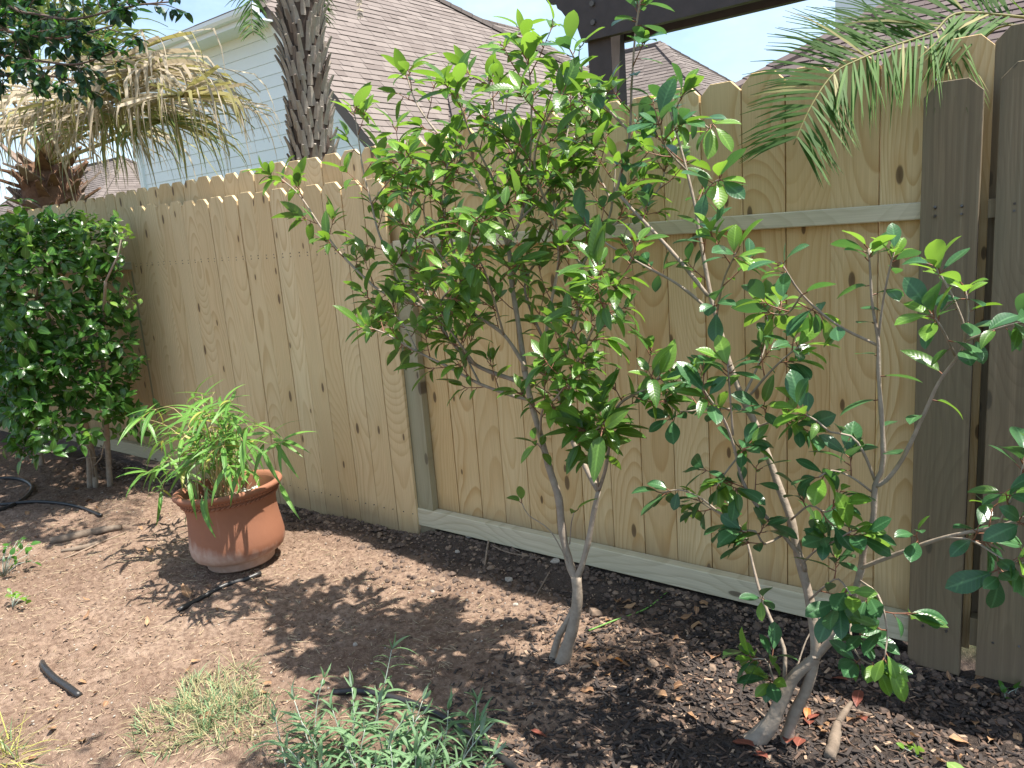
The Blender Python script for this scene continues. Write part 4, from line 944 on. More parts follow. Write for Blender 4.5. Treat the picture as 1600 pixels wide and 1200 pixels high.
rod('stick', [(100,868),(130,855),(165,840),(200,826)], [.004, .006, .003], 'stick', 'rough brown stick in front of the grey log', 'stick', .006)
rod('wood_chunk', [(1297,1178),(1303,1155),(1308,1128)], [.016, .018, .012], 'log', 'broken chunk of pale wood beside the low spreading shrub', 'wood', .012, jit=.15)
rod('stick', [(1285,1090),(1320,1100),(1375,1110)], [.003, .004, .003], 'stick', 'thin grey stick on the mulch right of the low spreading shrub', 'stick')
rod('stick', [(1310,1125),(1322,1108),(1330,1095)], [.010, .010, .006], 'log', 'short dark stub of branch behind the chunk of pale wood', 'stick', .012)
rod('root', [(757,888),(765,865),(772,845),(773,840)], [.004, .005, .003], 'stick', 'pale upright root end sticking out below the bottom rail', 'root', [.0, .012, .03, .05])
rod('root', [(773,845),(790,862),(803,876),(813,880)], [.004, .004, .002], 'stick', 'pale root running right from the upright root end', 'root', [.05, .025, .012, .008])
rod('root', [(772,872),(795,880),(828,886)], [.003, .003, .002], 'stick', 'thin pale root lying flat below the other roots', 'root', [.012, .01, .006])
rod('root', [(838,925),(850,912),(860,902)], [.002, .003, .002], 'stick', 'small curled root left of the forked trunk', 'root', [.004, .02, .008])
rod('green_stem', [(920,982),(960,967),(1010,952),(1050,938)], [.003, .003, .002], 'bamboo', 'long green grass stem lying on the mulch right of the forked trunk', 'stem', .008)
rod('stick', [(165,1010),(185,992),(200,978)], [.003, .004, .002], 'stick', 'thin stick on the bare soil in front of the pot', 'stick')
rod('stick', [(330,972),(350,965),(380,962),(415,958)], [.002, .0025, .002], 'stick', 'dark fine twig on the soil below the black tube', 'stick')
rod('stick', [(1180,1100),(1195,1112),(1215,1125)], [.003, .003, .002], 'stick', 'short pale twig left of the low spreading shrub', 'stick', .012)

# ================================================================== LITTER
rnd = random.Random(8); npr = np.random.RandomState(8)
def scatter(n, fx, fy): return np.stack([fx(n), fy(n)], 1)
def chips(name, n, xr, yr, L, Wd, mats, wts, dens=None, tilt=0.35):
    mb = MB(); k = 0
    while k < n:
        x = rnd.uniform(*xr); y = rnd.uniform(*yr)
        if dens and rnd.random() > dens(x, y): k += 0.2; continue
        k += 1
        l = L * rnd.uniform(.4, 1.6); w = Wd * rnd.uniform(.5, 1.5); h = w * rnd.uniform(.15, .5)
        a = rnd.uniform(0, 6.28); t = rnd.uniform(-tilt, tilt); ca, sa = math.cos(a), math.sin(a)
        ex = np.array([ca * math.cos(t), sa * math.cos(t), math.sin(t)]); ey = np.array([-sa, ca, rnd.uniform(-.3, .3)]); ez = np.cross(ex, ey)
        c = np.array([x, y, float(gz(x, y)) + h * .5 + abs(math.sin(t)) * l * .35])
        e = rnd.uniform(.4, .9)
        V = [c - ex*l/2 - ey*w/2*e, c + ex*l/2 - ey*w/2, c + ex*l/2*.85 + ey*w/2*e, c - ex*l/2*.9 + ey*w/2]
        V = V + [v + ez * h for v in V]
        mb.add(V, [(4,5,6,7), (0,1,5,4), (1,2,6,5), (2,3,7,6), (3,0,4,7)], rnd.choices(range(len(mats)), wts)[0], rnd.random())
    tag(link(name, mb.mesh(name, mats)), {'mulch': 'dark shredded bark mulch covering the soil by the old fence', 'wood_chips': 'scattered fine chips and debris on the dry soil'}.get(name), {'mulch': 'mulch', 'wood_chips': 'debris'}.get(name), kind='stuff')
md = lambda x, y: min(1, max(0, (x + 1.75) / 0.6)) * (1.0 if y > 1.2 else .7)
chips('mulch', 17000, (-2.0, 0.8), (1.1, 2.5), .024, .007, [M['chip_dark'], M['chip_mid'], M['chip_pale']], [.70, .25, .05], md)
chips('wood_chips', 9500, (-5.6, -0.9), (0.6, 2.47), .011, .0038, [M['chip_mid'], M['chip_pale'], M['chip_dark']], [.3, .6, .10])
mb = MB()
for k in range(3800):
    x = rnd.uniform(-6.0, 0.2); f = rnd.random() ** 2; y = 2.49 - f * (0.42 if x > -2.6 else .25)
    r = rnd.uniform(.004, .013) * (1.5 if rnd.random() < .12 else 1)
    rock(mb, (x, y, float(gz(x, y)) + r * .25), r, 0 if rnd.random() < .86 else 1)
tag(link('soil_clods', mb.mesh('clods', [M['clod'], M['clod_tan']])), 'crumbly clods of turned soil along the foot of the fence', 'soil', kind='stuff')
mb = MB()
for k in range(2600):
    x = rnd.uniform(-5.5, -0.9); y = rnd.uniform(0.7, 2.3); r = rnd.uniform(.0018, .0055)
    rock(mb, (x, y, float(gz(x, y)) + r * .3), r, 0 if rnd.random() < .3 else 1)
tag(link('gravel', mb.mesh('gravel', [M['stone'], M['clod_tan']])), 'small stones and crumbs scattered over the bare soil', 'gravel', kind='stuff')
mb = MB()
for k in range(2200):
    x = rnd.uniform(-5.0, -1.7); y = rnd.uniform(0.6, 2.2); a = rnd.uniform(0, 6.28); L = rnd.uniform(.015, .05); d = np.array([math.cos(a), math.sin(a), rnd.uniform(-.05, .15)])
    b = np.array([x, y, float(gz(x, y)) + .003]); mb.tube([b, b + d * L * .5 + rv() * .003, b + d * L], [.0008, .001, .0006], 3, 0, rnd.random(), cap=False)
tag(link('straw', mb.mesh('straw', [M['straw']])), 'fine dry straw strewn over the bare soil', 'straw', kind='stuff')

LV['fd'] = [leaf_mesh('fallen_leaf', l, w, [M['dry_leaf'], M['stick']], c, .45, .008, 5, 'oval', .8, tw) for l, w, c, tw in ((.055, .03, .7, .5), (.065, .028, -.6, -.5), (.045, .028, .9, .4), (.06, .035, .3, .9))]
LV['fr'] = [leaf_mesh('fallen_red_leaf', l, w, [M['red_leaf'], M['stick']], c, .3, .008, 5, 'oval', .5, tw) for l, w, c, tw in ((.06, .028, .3, .3), (.065, .03, .5, -.3))]
LV['fo'] = [leaf_mesh('fallen_orange_leaf', .05, .025, [M['orange_leaf'], M['stick']], .5, .4, .008, 5, 'oval', .5, .4)]
LV['fg'] = [leaf_mesh('fallen_green_leaf', .062, .034, [M['pale_leaf'], M['stick']], .15, .15, .008, 5, 'oval', .2, .1)]
def fallen(px, kind, label, group=None, s=1.0, a=None):
    p = at_z(*px, 0); z = float(gz(p[0], p[1])); a = rnd.uniform(0, 6.28) if a is None else a
    v = rnd.choice(LV[kind]); m = frame((math.cos(a), math.sin(a), rnd.uniform(-.05, .22)), unit(rv() * .28 + [0, 0, 1])); o = link('fallen_leaf', v['me'])
    mm = np.eye(4); mm[:3, :3] = m * s; pos = np.array([p[0], p[1], z + .013 * s]); mm[:3, 3] = pos; o.matrix_basis = Matrix(mm.tolist())
    tag(o, label, 'leaf', group)
fallen((1475, 1185), 'fg', 'pale green fallen leaf on the mulch near the bottom right corner', s=1.1)
fallen((955, 1027), 'fo', 'bright orange fallen leaf right of the forked trunk', s=1.0, a=.2)
fallen((1262, 1100), 'fo', 'red-orange curled leaf behind the stems of the low spreading shrub', s=.9)
fallen((825, 1140), 'fr', 'single dark red leaf on grey soil right of the sage', s=.9, a=0.3)
fallen((1355, 1125), 'fr', 'dark red fallen leaf right of the chunk of pale wood', s=1.0, a=2.2)
fallen((297, 935), 'fd', 'large pale brown dry leaf at the left end of the short black tube', s=1.5)
for px in ((1185,1165),(1205,1180),(1245,1165),(1262,1120),(1330,1065),(1345,1075),(1228,1160),(1265,1130)):
    fallen(px, 'fr', 'reddish brown fallen leaf round the foot of the low spreading shrub', 'red-brown leaves under the low shrub', s=rnd.uniform(.9, 1.3))
for k in range(34):
    fallen((rnd.uniform(920, 1120), rnd.uniform(930, 1110)), 'fd', 'dry tan fallen leaf on the mulch between the two shrubs', 'dry leaves between the two shrubs', s=rnd.uniform(.5, 1.15))
for k in range(22):
    fallen((rnd.uniform(1280, 1600), rnd.uniform(1050, 1195)), 'fd', 'dry brown fallen leaf on the dark mulch in the lower right corner', 'dry leaves in the lower right corner', s=rnd.uniform(.5, 1.0))
for k in range(30):
    fallen((rnd.uniform(0, 430), rnd.uniform(930, 1190)), 'fd', 'dry curled fallen leaf on the bare soil at the lower left', 'dry leaves on the soil at the lower left', s=rnd.uniform(.4, .9))
for k in range(14):
    fallen((rnd.uniform(0, 240), rnd.uniform(700, 860)), 'fd', 'dry fallen leaf on the soil below the clipped shrub', 'dry leaves below the clipped shrub', s=rnd.uniform(.6, 1.2))
for px, r in (((868,895),.022),((795,905),.022),((735,855),.018),((715,868),.015),((805,940),.012),((930,955),.03),((675,920),.012),((555,1004),.012),((1210,1000),.022)):
    p = at_z(*px, 0); mb = MB(); rock(mb, (0, 0, 0), r, 0, .65); o = link('stone', mb.mesh('stone', [M['stone'] if r < .025 else M['clod_tan']]), None, (p[0], p[1], float(gz(p[0], p[1])) + r * .3))
    tag(o, 'small pale stone lying on the soil near the fence', 'stone', 'loose stones near the fence')

# ================================================================== BEYOND THE FENCE
def shingles(O, U, Vd, poly, course, wid, mat, name, parent, org, thick=0.012):
    """rows of separate tabs on a roof plane; poly = convex outline in (u, v), v runs down the slope"""
    O, U, Vd = np.asarray(O, float), unit(U), unit(Vd); N = unit(np.cross(U, Vd)); N = N if N[2] > 0 else -N
    P = np.asarray(poly, float); mb = MB(); v = P[:, 1].min()
    while v < P[:, 1].max():
        vm = v + course / 2; xs = []
        for a, b in zip(P, np.roll(P, -1, 0)):
            if (a[1] - vm) * (b[1] - vm) < 0: xs.append(a[0] + (b[0] - a[0]) * (vm - a[1]) / (b[1] - a[1]))
        if len(xs) >= 2:
            u = min(xs) - rnd.uniform(0, wid)
            while u < max(xs):
                w = wid * rnd.uniform(.6, 1.3); a, b = max(u, min(xs)), min(u + w - .006, max(xs))
                if b > a + .01:
                    t = thick * rnd.uniform(.6, 1.5); c = course * 1.04
                    mb.add([O + U*a + Vd*v, O + U*b + Vd*v, O + U*b + Vd*(v+c) + N*t, O + U*a + Vd*(v+c) + N*t, O + U*b + Vd*(v+c), O + U*a + Vd*(v+c)], [(0,1,2,3), (3,2,4,5), (0,3,5), (1,4,2)], 0, rnd.random())
                u += w
        v += course
    mb.shift(org); o = link(name, mb.mesh(name, [mat]), parent); return tag(o, kind='stuff')
def cap(p0, p1, mat, parent, org, w=.15, lift=.03):
    p0, p1 = np.asarray(p0, float), np.asarray(p1, float); L = np.linalg.norm(p1 - p0); t = (p1 - p0) / L; sd = unit(np.cross(t, [0, 0, 1])); up = unit(np.cross(sd, t)); mb = MB(); n = max(2, int(L / .3))
    for k in range(n):
        a = p0 + t * L * k / n; b = p0 + t * (L * (k + 1) / n + .02); h0, h1 = up * lift, up * (lift + .012)
        mb.add([a - sd*w - up*.05 + h0, a + h0, a + sd*w - up*.05 + h0, b - sd*w - up*.05 + h1, b + h1, b + sd*w - up*.05 + h1, a - sd*w - up*.10, a + sd*w - up*.10, b - sd*w - up*.10, b + sd*w - up*.10], [(0,1,4,3), (1,2,5,4), (0,3,8,6), (2,7,9,5), (0,6,7,2,1), (3,4,5,9,8)], 0, rnd.random())
    mb.shift(org); tag(link('ridge_cap', mb.mesh('ridge_cap', [mat]), parent), kind='stuff')
def hit_plane(px, py, P0, N):
    d = ray(px, py); N = np.asarray(N, float); t = np.dot(np.asarray(P0) - CAM, N) / np.dot(d, N); return CAM + d * t
def slab(name, pts, th, mat, parent, org):
    mat = M['shingle_far'] if mat is M['trim'] else mat
    mb = MB(); p = np.asarray(pts, float); n = unit(np.cross(p[1] - p[0], p[2] - p[0])); n = n if n[2] > 0 else -n
    mb.prism(p - n * 0.006, -n * th); mb.shift(org); return link(name, mb.mesh(name, [mat], attr=False), parent)

# --- white house
rnd = random.Random(41)
HO = np.array([-13.0, 9.2, 0.0]); house = empty('white_house', tuple(HO)); tag(house, 'two-storey house with pale blue-white lap siding and brown shingle roof', 'house')
EX, EZ, SL = -11.70, 5.34, 1.13
def roof_z(x): return EZ - SL * (x - EX)
mb = MB(); mb.prism([(-17, 9.05, 0), (-8.0, 9.05, 0), (-8.0, 9.05, roof_z(-8.0) - .15), (EX, 9.05, 5.15), (-17, 9.05, 5.15)], (0, 7, 0)); mb.shift(HO)
link('wall', mb.mesh('house_wall', [M['siding']], attr=False), house)
z = 0.30; ex = 0.205
while z < 5.12:
    xr = min(-8.05, EX - (z + ex + .10 - EZ) / SL)
    mb = MB(); L = xr + 16.98
    mb.prism([(0, 0.0, 0), (0, -0.022, 0), (0, -0.012, ex - .004), (0, 0.0, ex - .004)], (L, 0, 0))
    link('siding_board', mb.mesh('siding_board', [M['siding']], attr=False), house, tuple(np.array([-16.98, 9.048, z]) - HO)); z += ex
mb = MB(); mb.box((-17.07, 8.97, 0), (-16.93, 9.10, 5.15)); mb.shift(HO); link('corner_board', mb.mesh('corner_board', [M['trim']], attr=False), house)
mb = MB(); mb.box((-17.4, 8.60, 5.17), (EX + .05, 9.10, 5.20)); mb.shift(HO); link('soffit', mb.mesh('soffit', [M['trim']], attr=False), house)
mb = MB(); mb.box((-17.4, 8.56, 5.16), (EX + .12, 8.598, 5.36)); mb.prism([(-17.4, 8.43, 5.38), (-17.4, 8.43, 5.30), (-17.4, 8.46, 5.25), (-17.4, 8.555, 5.24), (-17.4, 8.555, 5.38)], (5.85, 0, 0)); mb.shift(HO)
link('gutter', mb.mesh('gutter', [M['trim']], attr=False), house)
# rake board where the long roof meets the wall
mb = MB(); d = unit([1, 0, -SL]); nrm = np.array([d[2], 0, -d[0]])
p0 = np.array([EX, 8.93, EZ - .05]); p1 = p0 + d * 5.4; up = np.array([-d[2], 0, d[0]])
mb.prism([p0, p1, p1 - up * .20, p0 - up * .20], (0, .06, 0)); mb.shift(HO); link('rake_board', mb.mesh('rake_board', [M['trim']], attr=False), house)
# long roof facing the right
Nx = unit([SL, 0, 1.0]); P0 = np.array([EX, 9, EZ]); dd = unit([1, 0, -SL])
O0 = np.array([EX, 8.90, EZ + .02]) - dd * 4.0
far = [hit_plane(617, 0, P0, Nx), hit_plane(793, 80, P0, Nx), hit_plane(862, 112, P0, Nx)]
uv = lambda p: (p[1] - O0[1], np.dot(p - O0, dd))
f0, f1, f2 = [uv(p) for p in far]
sl0 = (f1[0] - f0[0]) / (f1[1] - f0[1] + 1e-9)
topu = max(1.0, f0[0] - sl0 * f0[1]); botv = 9.4; botu = f1[0] + sl0 * (botv - f1[1])
outline = [(0, 0), (topu, 0), (botu, botv), (0, botv)]
mb_pts = [O0 + np.array([0, 1, 0]) * a + dd * b for a, b in outline]
slab('roof_deck', mb_pts, 0.16, M['trim'], house, HO)
shingles(O0, (0, 1, 0), dd, outline, 0.155, 0.36, M['shingle'], 'roof_shingles', house, HO)
cap(mb_pts[1], mb_pts[2], M['shingle'], house, HO)
# front slope over the eave
sf = 0.42; OF = np.array([-17.45, 8.50, 5.39]); vd = unit([0, -1, -sf]); topv = 5.2
OFt = OF - vd * topv
poly = [(2.6, 0), (5.75 - 1.9, 0), (5.8, topv), (0.0, topv)]
slab('roof_deck', [OFt + np.array([1., 0, 0]) * a + vd * b for a, b in poly], 0.10, M['trim'], house, HO)
shingles(OFt, (1, 0, 0), vd, poly, 0.155, 0.36, M['shingle'], 'roof_shingles', house, HO)
pp = hit_plane(353, 46, OF, np.array([0, -sf, 1.0]))
mb = MB(); mb.tube([pp - [0, 0, .3], pp + [0, 0, .16]], .055, 12); mb.tube([pp + [0, 0, .16], pp + [0, 0, .30]], .075, 12); mb.shift(HO); link('vent_pipe', mb.mesh('vent_pipe', [M['pvc']], smooth=False, attr=False), house)

# --- hip roofs further off
def hip_house(name, label, ridge_a, ridge_b, half, eave_drop, mat, extra=0.5, hipend=(1, 1), course=.16, wid=.38):
    """house under a hip roof: ridge from a to b, eaves 'half' to each side and eave_drop lower"""
    a, b = np.asarray(ridge_a, float), np.asarray(ridge_b, float); u = unit((b - a) * [1, 1, 0]); s = np.array([-u[1], u[0], 0])
    ze = a[2] - eave_drop; c = (a + b) / 2; org = np.array([c[0], c[1], 0]); root = empty(name, tuple(org)); tag(root, label, 'house')
    A0, B0 = a - u * half * hipend[0], b + u * half * hipend[1]; L0 = np.linalg.norm((B0 - A0)[:2])
    for sg in (1, -1):
        e0 = A0 + s * sg * half; e1 = B0 + s * sg * half; e0[2] = e1[2] = ze
        down = unit(s * sg * half + np.array([0, 0, -eave_drop])); ln = math.hypot(half, eave_drop); O = np.array([A0[0], A0[1], a[2]])
        poly = [(half * hipend[0], 0), (half * hipend[0] + np.linalg.norm((b - a)[:2]), 0), (L0, ln), (0, ln)]
        slab('roof_deck', [O + u * p + down * q for p, q in poly], .12, M['trim'], root, org)
        shingles(O, u, down, poly, course, wid, mat, 'roof_shingles', root, org)
    for end, rp_, dirn in ((0, a, -u), (1, b, u)):
        if not hipend[end]: continue
        down = unit(dirn * half + np.array([0, 0, -eave_drop])); ln = math.hypot(half, eave_drop)
        poly = [(-.02, 0), (.02, 0), (half, ln), (-half, ln)]
        slab('roof_deck', [rp_ + s * p + down * q for p, q in poly], .12, M['trim'], root, org)
        shingles(rp_, s, down, poly, course, wid, mat, 'roof_shingles', root, org)
    cap(a, b, mat, root, org)
    for end, rp_, dirn in ((0, a, -u), (1, b, u)):
        if hipend[end]:
            for sg in (1, -1): cap(rp_, rp_ + dirn * half + s * sg * half - np.array([0, 0, eave_drop]), mat, root, org)
    w = half - extra
    mb = MB(); q0 = A0 + u * (extra if hipend[0] else 0); q1 = B0 - u * (extra if hipend[1] else 0)
    pr = [q0 + s * w, q1 + s * w, q1 - s * w, q0 - s * w]; pr = [np.array([p[0], p[1], 0]) for p in pr]
    mb.prism(pr, (0, 0, ze - .14)); mb.shift(org); link('wall', mb.mesh('wall', [M['siding'] if 'pale' in label else M['brick_far']], attr=False), root)
    return root
a = at_y(680, 11, 15.0); b = at_x(815, 50, a[0])
hip_house('brown_roofed_house', 'house behind the white house, only its brown ridge and hip showing', a, b, 4.5, 4.0, M['shingle_far'])
a = at_y(945, 87, 21.0); b = at_y(1031, 65, 21.0); b[2] = a[2] = (a[2] + b[2]) / 2
hip_house('brown_roofed_house', 'far house with a brown hip roof seen below the pergola beam', a, b, 4.5, 3.6, M['shingle_far'])
a = at_y(60, 240, 17.0); b = at_y(150, 238, 17.0); a[2] = b[2] = 5.0
a = np.array([-41, 17.0, 5.6]); b = np.array([-33.5, 17.0, 5.6])
hip_house('brown_roofed_house', 'low brown roof seen left of the white house behind the fan palm', a, b, 4.2, 3.2, M['shingle_far'])

# --- house at the right: long roof rising away behind the fence, upper storey above it
RO = np.array([0.5, 9.5, 0]); rh = empty('brick_house', tuple(RO)); tag(rh, 'house at the right with dark brown shingle roof and pale upper wall', 'house')
sR = 0.62; Ea = np.array([0, 8.6, 2.62]); NR = np.array([0, -sR, 1.0])
h1 = hit_plane(1190, 112, Ea, NR); h2 = hit_plane(1398, 0, Ea, NR)
vd = unit([0, -1, -sR]); tl = 5.0; OT = np.array([0, 8.6, 2.62]) - vd * tl
k1 = (h1[0], np.dot(h1 - OT, vd)); k2 = (h2[0], np.dot(h2 - OT, vd)); g = (k2[0] - k1[0]) / (k2[1] - k1[1])
poly = [(k1[0] - g * k1[1], 0), (7, 0), (7, tl), (k1[0] + g * (tl - k1[1]), tl)]
slab('roof_deck', [OT + np.array([1., 0, 0]) * p + vd * q for p, q in poly], .12, M['trim'], rh, RO)
shingles(OT, (1, 0, 0), vd, poly, .15, .34, M['shingle_dark'], 'roof_shingles', rh, RO)
X_ = np.array([1., 0, 0]); cap(OT + X_ * poly[0][0], OT + X_ * poly[3][0] + vd * tl, M['shingle_dark'], rh, RO)
mb = MB(); mb.box((poly[3][0] + .6, 9.1, 0), (7, 13, 2.55)); mb.shift(RO); link('wall', mb.mesh('wall', [M['brick_far']], attr=False), rh)
yw = 13.2; w0 = at_y(1305, 12, yw); mb = MB(); mb.box((w0[0], yw, 2.6), (7, yw + 6, 7.6)); mb.shift(RO); link('upper_wall', mb.mesh('upper_wall', [M['trim']], attr=False), rh)
w1 = at_y(1348, 0, yw); w2 = at_y(1392, 0, yw)
mb = MB(); mb.box((w1[0], yw - .05, 4.4), (w2[0] + .5, yw - .003, 6.2)); mb.shift(RO); wf = link('window', mb.mesh('window_frame', [M['trim']], attr=False), rh)
mb = MB(); mb.box((w1[0] + .08, yw - .062, 4.48), (w2[0] + .42, yw - .053, 6.12)); mb.shift(RO); link('pane', mb.mesh('window_pane', [M['glass']], attr=False), wf)

# --- pergola
YP = 3.7; GO = np.array([-2.2, YP, 0]); pg = empty('pergola', tuple(GO)); tag(pg, 'dark brown wooden pergola with a scroll-cut beam end above the fence', 'pergola')
bl = at_y(852, 6, YP); bb = at_y(925, 62, YP); zb = bb[2]; zt = at_y(940, -52, YP)[2]; x0 = bl[0]
prof = [(x0, zt), (x0, zt - .07), (x0 + .02, zt - .10), (x0 + .065, zt - .105), (x0 + .075, zt - .135), (x0 + .10, zt - .155), (x0 + .125, zt - .19), (x0 + .145, zt - .235), (x0 + .19, zt - .25), (x0 + .215, zb), (1.2, zb), (1.2, zt)]
def prof_beam(y): 
    mb = MB(); mb.prism([(a, y, b) for a, b in prof], (0, .042, 0)); mb.shift(GO); link('beam', mb.mesh('pergola_beam', [M['pergola']], attr=False), pg)
prof_beam(YP); prof_beam(YP + .19)
pl = at_y(922, 120, YP + .05)[0]; pr_ = at_y(958, 120, YP + .05)[0]
mb = MB(); mb.box((pl, YP + .045, 0), (pr_, YP + .187, zt - .01)); mb.shift(GO); link('post', mb.mesh('pergola_post', [M['pergola']], attr=False), pg)
mb = MB()
for dz in (.08, .17): mb.tube([((pl + pr_) / 2, YP - .012, zb + dz), ((pl + pr_) / 2, YP + .004, zb + dz)], .014, 8)
mb.shift(GO); link('bolt_heads', mb.mesh('bolt_heads', [M['nail']], attr=False), pg)
mb = MB(); mb.box((.9, YP + .045, 0), (1.04, YP + .187, zt - .01)); mb.shift(GO); link('post', mb.mesh('pergola_post', [M['pergola']], attr=False), pg)
# --- trunk palm
def palm_trunk():
    global rnd, npr
    rnd = random.Random(77); npr = np.random.RandomState(77)
    Y = 3.4; c0 = at_y(490, 250, Y); c1 = at_y(473, 60, Y); ax = unit(c1 - c0); b = c0 - ax * (c0[2] / ax[2]); top = c1 + ax * 1.35
    root = empty('date_palm', tuple(b)); tag(root, 'palm trunk rough with cut leaf bases in front of the white house', 'palm tree')
    L = np.linalg.norm(top - b); mb = MB(); q = np.array([b + ax * L * t for t in np.linspace(0, 1, 14)])
    mb.tube(q, np.interp(np.linspace(0, 1, 14), [0, .5, .75, 1], [.15, .122, .108, .16]), 16, 0, jit=.06); mb.shift(b); link('trunk', mb.mesh('palm_trunk', [M['trunk_dark']], smooth=True), root)
    s1 = unit(np.cross(ax, [0, 1, 0])); s2 = np.cross(ax, s1)
    n = 0; k = 0
    boots = []
    while k < 420:
        t = .38 + .44 * k / 300 if k < 300 else .82 + .18 * (k - 300) / 120; a = k * 2.39996 + rnd.uniform(-.12, .12)
        r = float(np.interp(t, [0, .5, .75, 1], [.15, .122, .108, .16])) * .93; out = s1 * math.cos(a) + s2 * math.sin(a); tan = np.cross(ax, out)
        p = b + ax * L * t + out * r; ln = rnd.uniform(.07, .15) * (1.0 if t < .9 else 1.3); w = rnd.uniform(.036, .060); lean = rnd.uniform(.22, .75)
        d = unit(ax + out * lean); e = p + d * ln; th = .018
        nn = unit(np.cross(tan, d)); V = []
        for pt, ww, tt in ((p - ax * .03, w, th), (p + d * ln * .5, w * .72, th * .8), (e, w * rnd.uniform(.35, .6), th * .5)):
            V += [pt - tan*ww/2 + nn*tt*.2, pt + nn*tt, pt + tan*ww/2 + nn*tt*.2, pt - nn*tt*.6]
        F = [(0+4*j, 1+4*j, 5+4*j, 4+4*j) for j in range(2)] + [(1+4*j, 2+4*j, 6+4*j, 5+4*j) for j in range(2)] + [(2+4*j, 3+4*j, 7+4*j, 6+4*j) for j in range(2)] + [(3+4*j, 0+4*j, 4+4*j, 7+4*j) for j in range(2)] + [(8, 9, 10, 11)]
        boots.append((V, F)); k += 1
    up_ = MB()
    for i, (V, F) in enumerate(boots):
        m_ = MB(); V = np.array(V); c = V[0].copy(); mt_ = M['boot_grey'] if rnd.random() < .8 else M['boot']
        if i < 300: m_.add(V - c, F, 0, rnd.random()); link('leaf_base', m_.mesh('leaf_base', [mt_]), root, tuple(c - b))
        else: up_.add(V - b, F, 0, rnd.random())
    tag(link('upper_leaf_bases', up_.mesh('upper_leaf_bases', [M['boot']]), root), kind='stuff')
    crown = top
    for k in range(16):
        a = k * 2.4; frond_on(root, b, crown + ax * .05, np.array([math.cos(a), math.sin(a), rnd.uniform(.1, 1.0)]), 1.9, rnd.uniform(.9, 1.6), .30, [M['frond'], M['fan_mid']])
    # the two tips that hang into view
    frond_path(root, b, smooth_path([crown, at_y(440, -120, 3.35), at_y(400, -60, 3.2), at_y(393, 20, 3.1), at_y(396, 55, 3.05)], .03), .22, [M['frond'], M['fan_mid']])
    frond_path(root, b, smooth_path([crown, at_y(520, -110, 3.4), at_y(553, -60, 3.3), at_y(561, 5, 3.25), at_y(563, 30, 3.2)], .03), .05, [M['fan_dead'], M['fan_dead']])
def frond_path(root, org, q, ll, mats, start=.2, step=.018, name='frond', rw=.006, leaf_w=.012, fall=.5, spread=.75, jag=.12, roll=0.0):
    mb = MB(); n = len(q); mb.tube(q, np.linspace(rw, .002, n), 5, 1, .5)
    seg = np.linalg.norm(np.diff(q, axis=0), axis=1); cum = np.concatenate([[0], np.cumsum(seg)]); tot = cum[-1]; s = start * tot
    while s < tot:
        i = min(int(np.searchsorted(cum, s)), n - 2); i = max(i, 1); td = unit(q[i+1] - q[i-1]); side = unit(np.cross(td, [0.01, 0.02, 1])); upv = np.cross(side, td); upv = upv if upv[2] > 0 else -upv
        if roll: side, upv = side * math.cos(roll) + upv * math.sin(roll), upv * math.cos(roll) - side * math.sin(roll)
        f = s / tot; l = ll * (0.55 + .45 * math.sin(math.pi * min(1, f * .9 + .12))) * rnd.uniform(.8, 1.15)
        for sg in (1, -1):
            d = unit(side * sg * spread + td * .75 + upv * rnd.uniform(.0, .35) + npr.normal(0, jag, 3)); p = q[i].copy(); V = []; ns = 4; w = leaf_w; wd = unit(np.cross(d, upv))
            for k in range(ns + 1):
                ff = max(.06, min(1, .5 + k * .5) * (1 - (k / ns) ** 2)); V += [p - wd * w / 2 * ff, p + wd * w / 2 * ff + upv * .001]
                d = unit(d + np.array([0, 0, -fall * k / ns * .8])); p = p + d * l / ns
            mb.add(V, [(2*k, 2*k+1, 2*k+3, 2*k+2) for k in range(ns)], 0 if rnd.random() < .93 else 1, rnd.random())
        s += step * rnd.uniform(.7, 1.3)
    mb.shift(org); link(name, mb.mesh(name, mats, smooth=True), root)
def frond_on(root, org, P, d, L, bend, ll, mats, **k):
    d = unit(d); q = [P.copy()]; p = P.copy()
    for i in range(22):
        d = unit(d + np.array([0, 0, -bend / 22])); p = p + d * L / 22; q.append(p.copy())
    frond_path(root, org, np.array(q), ll, mats, **k)
palm_trunk()

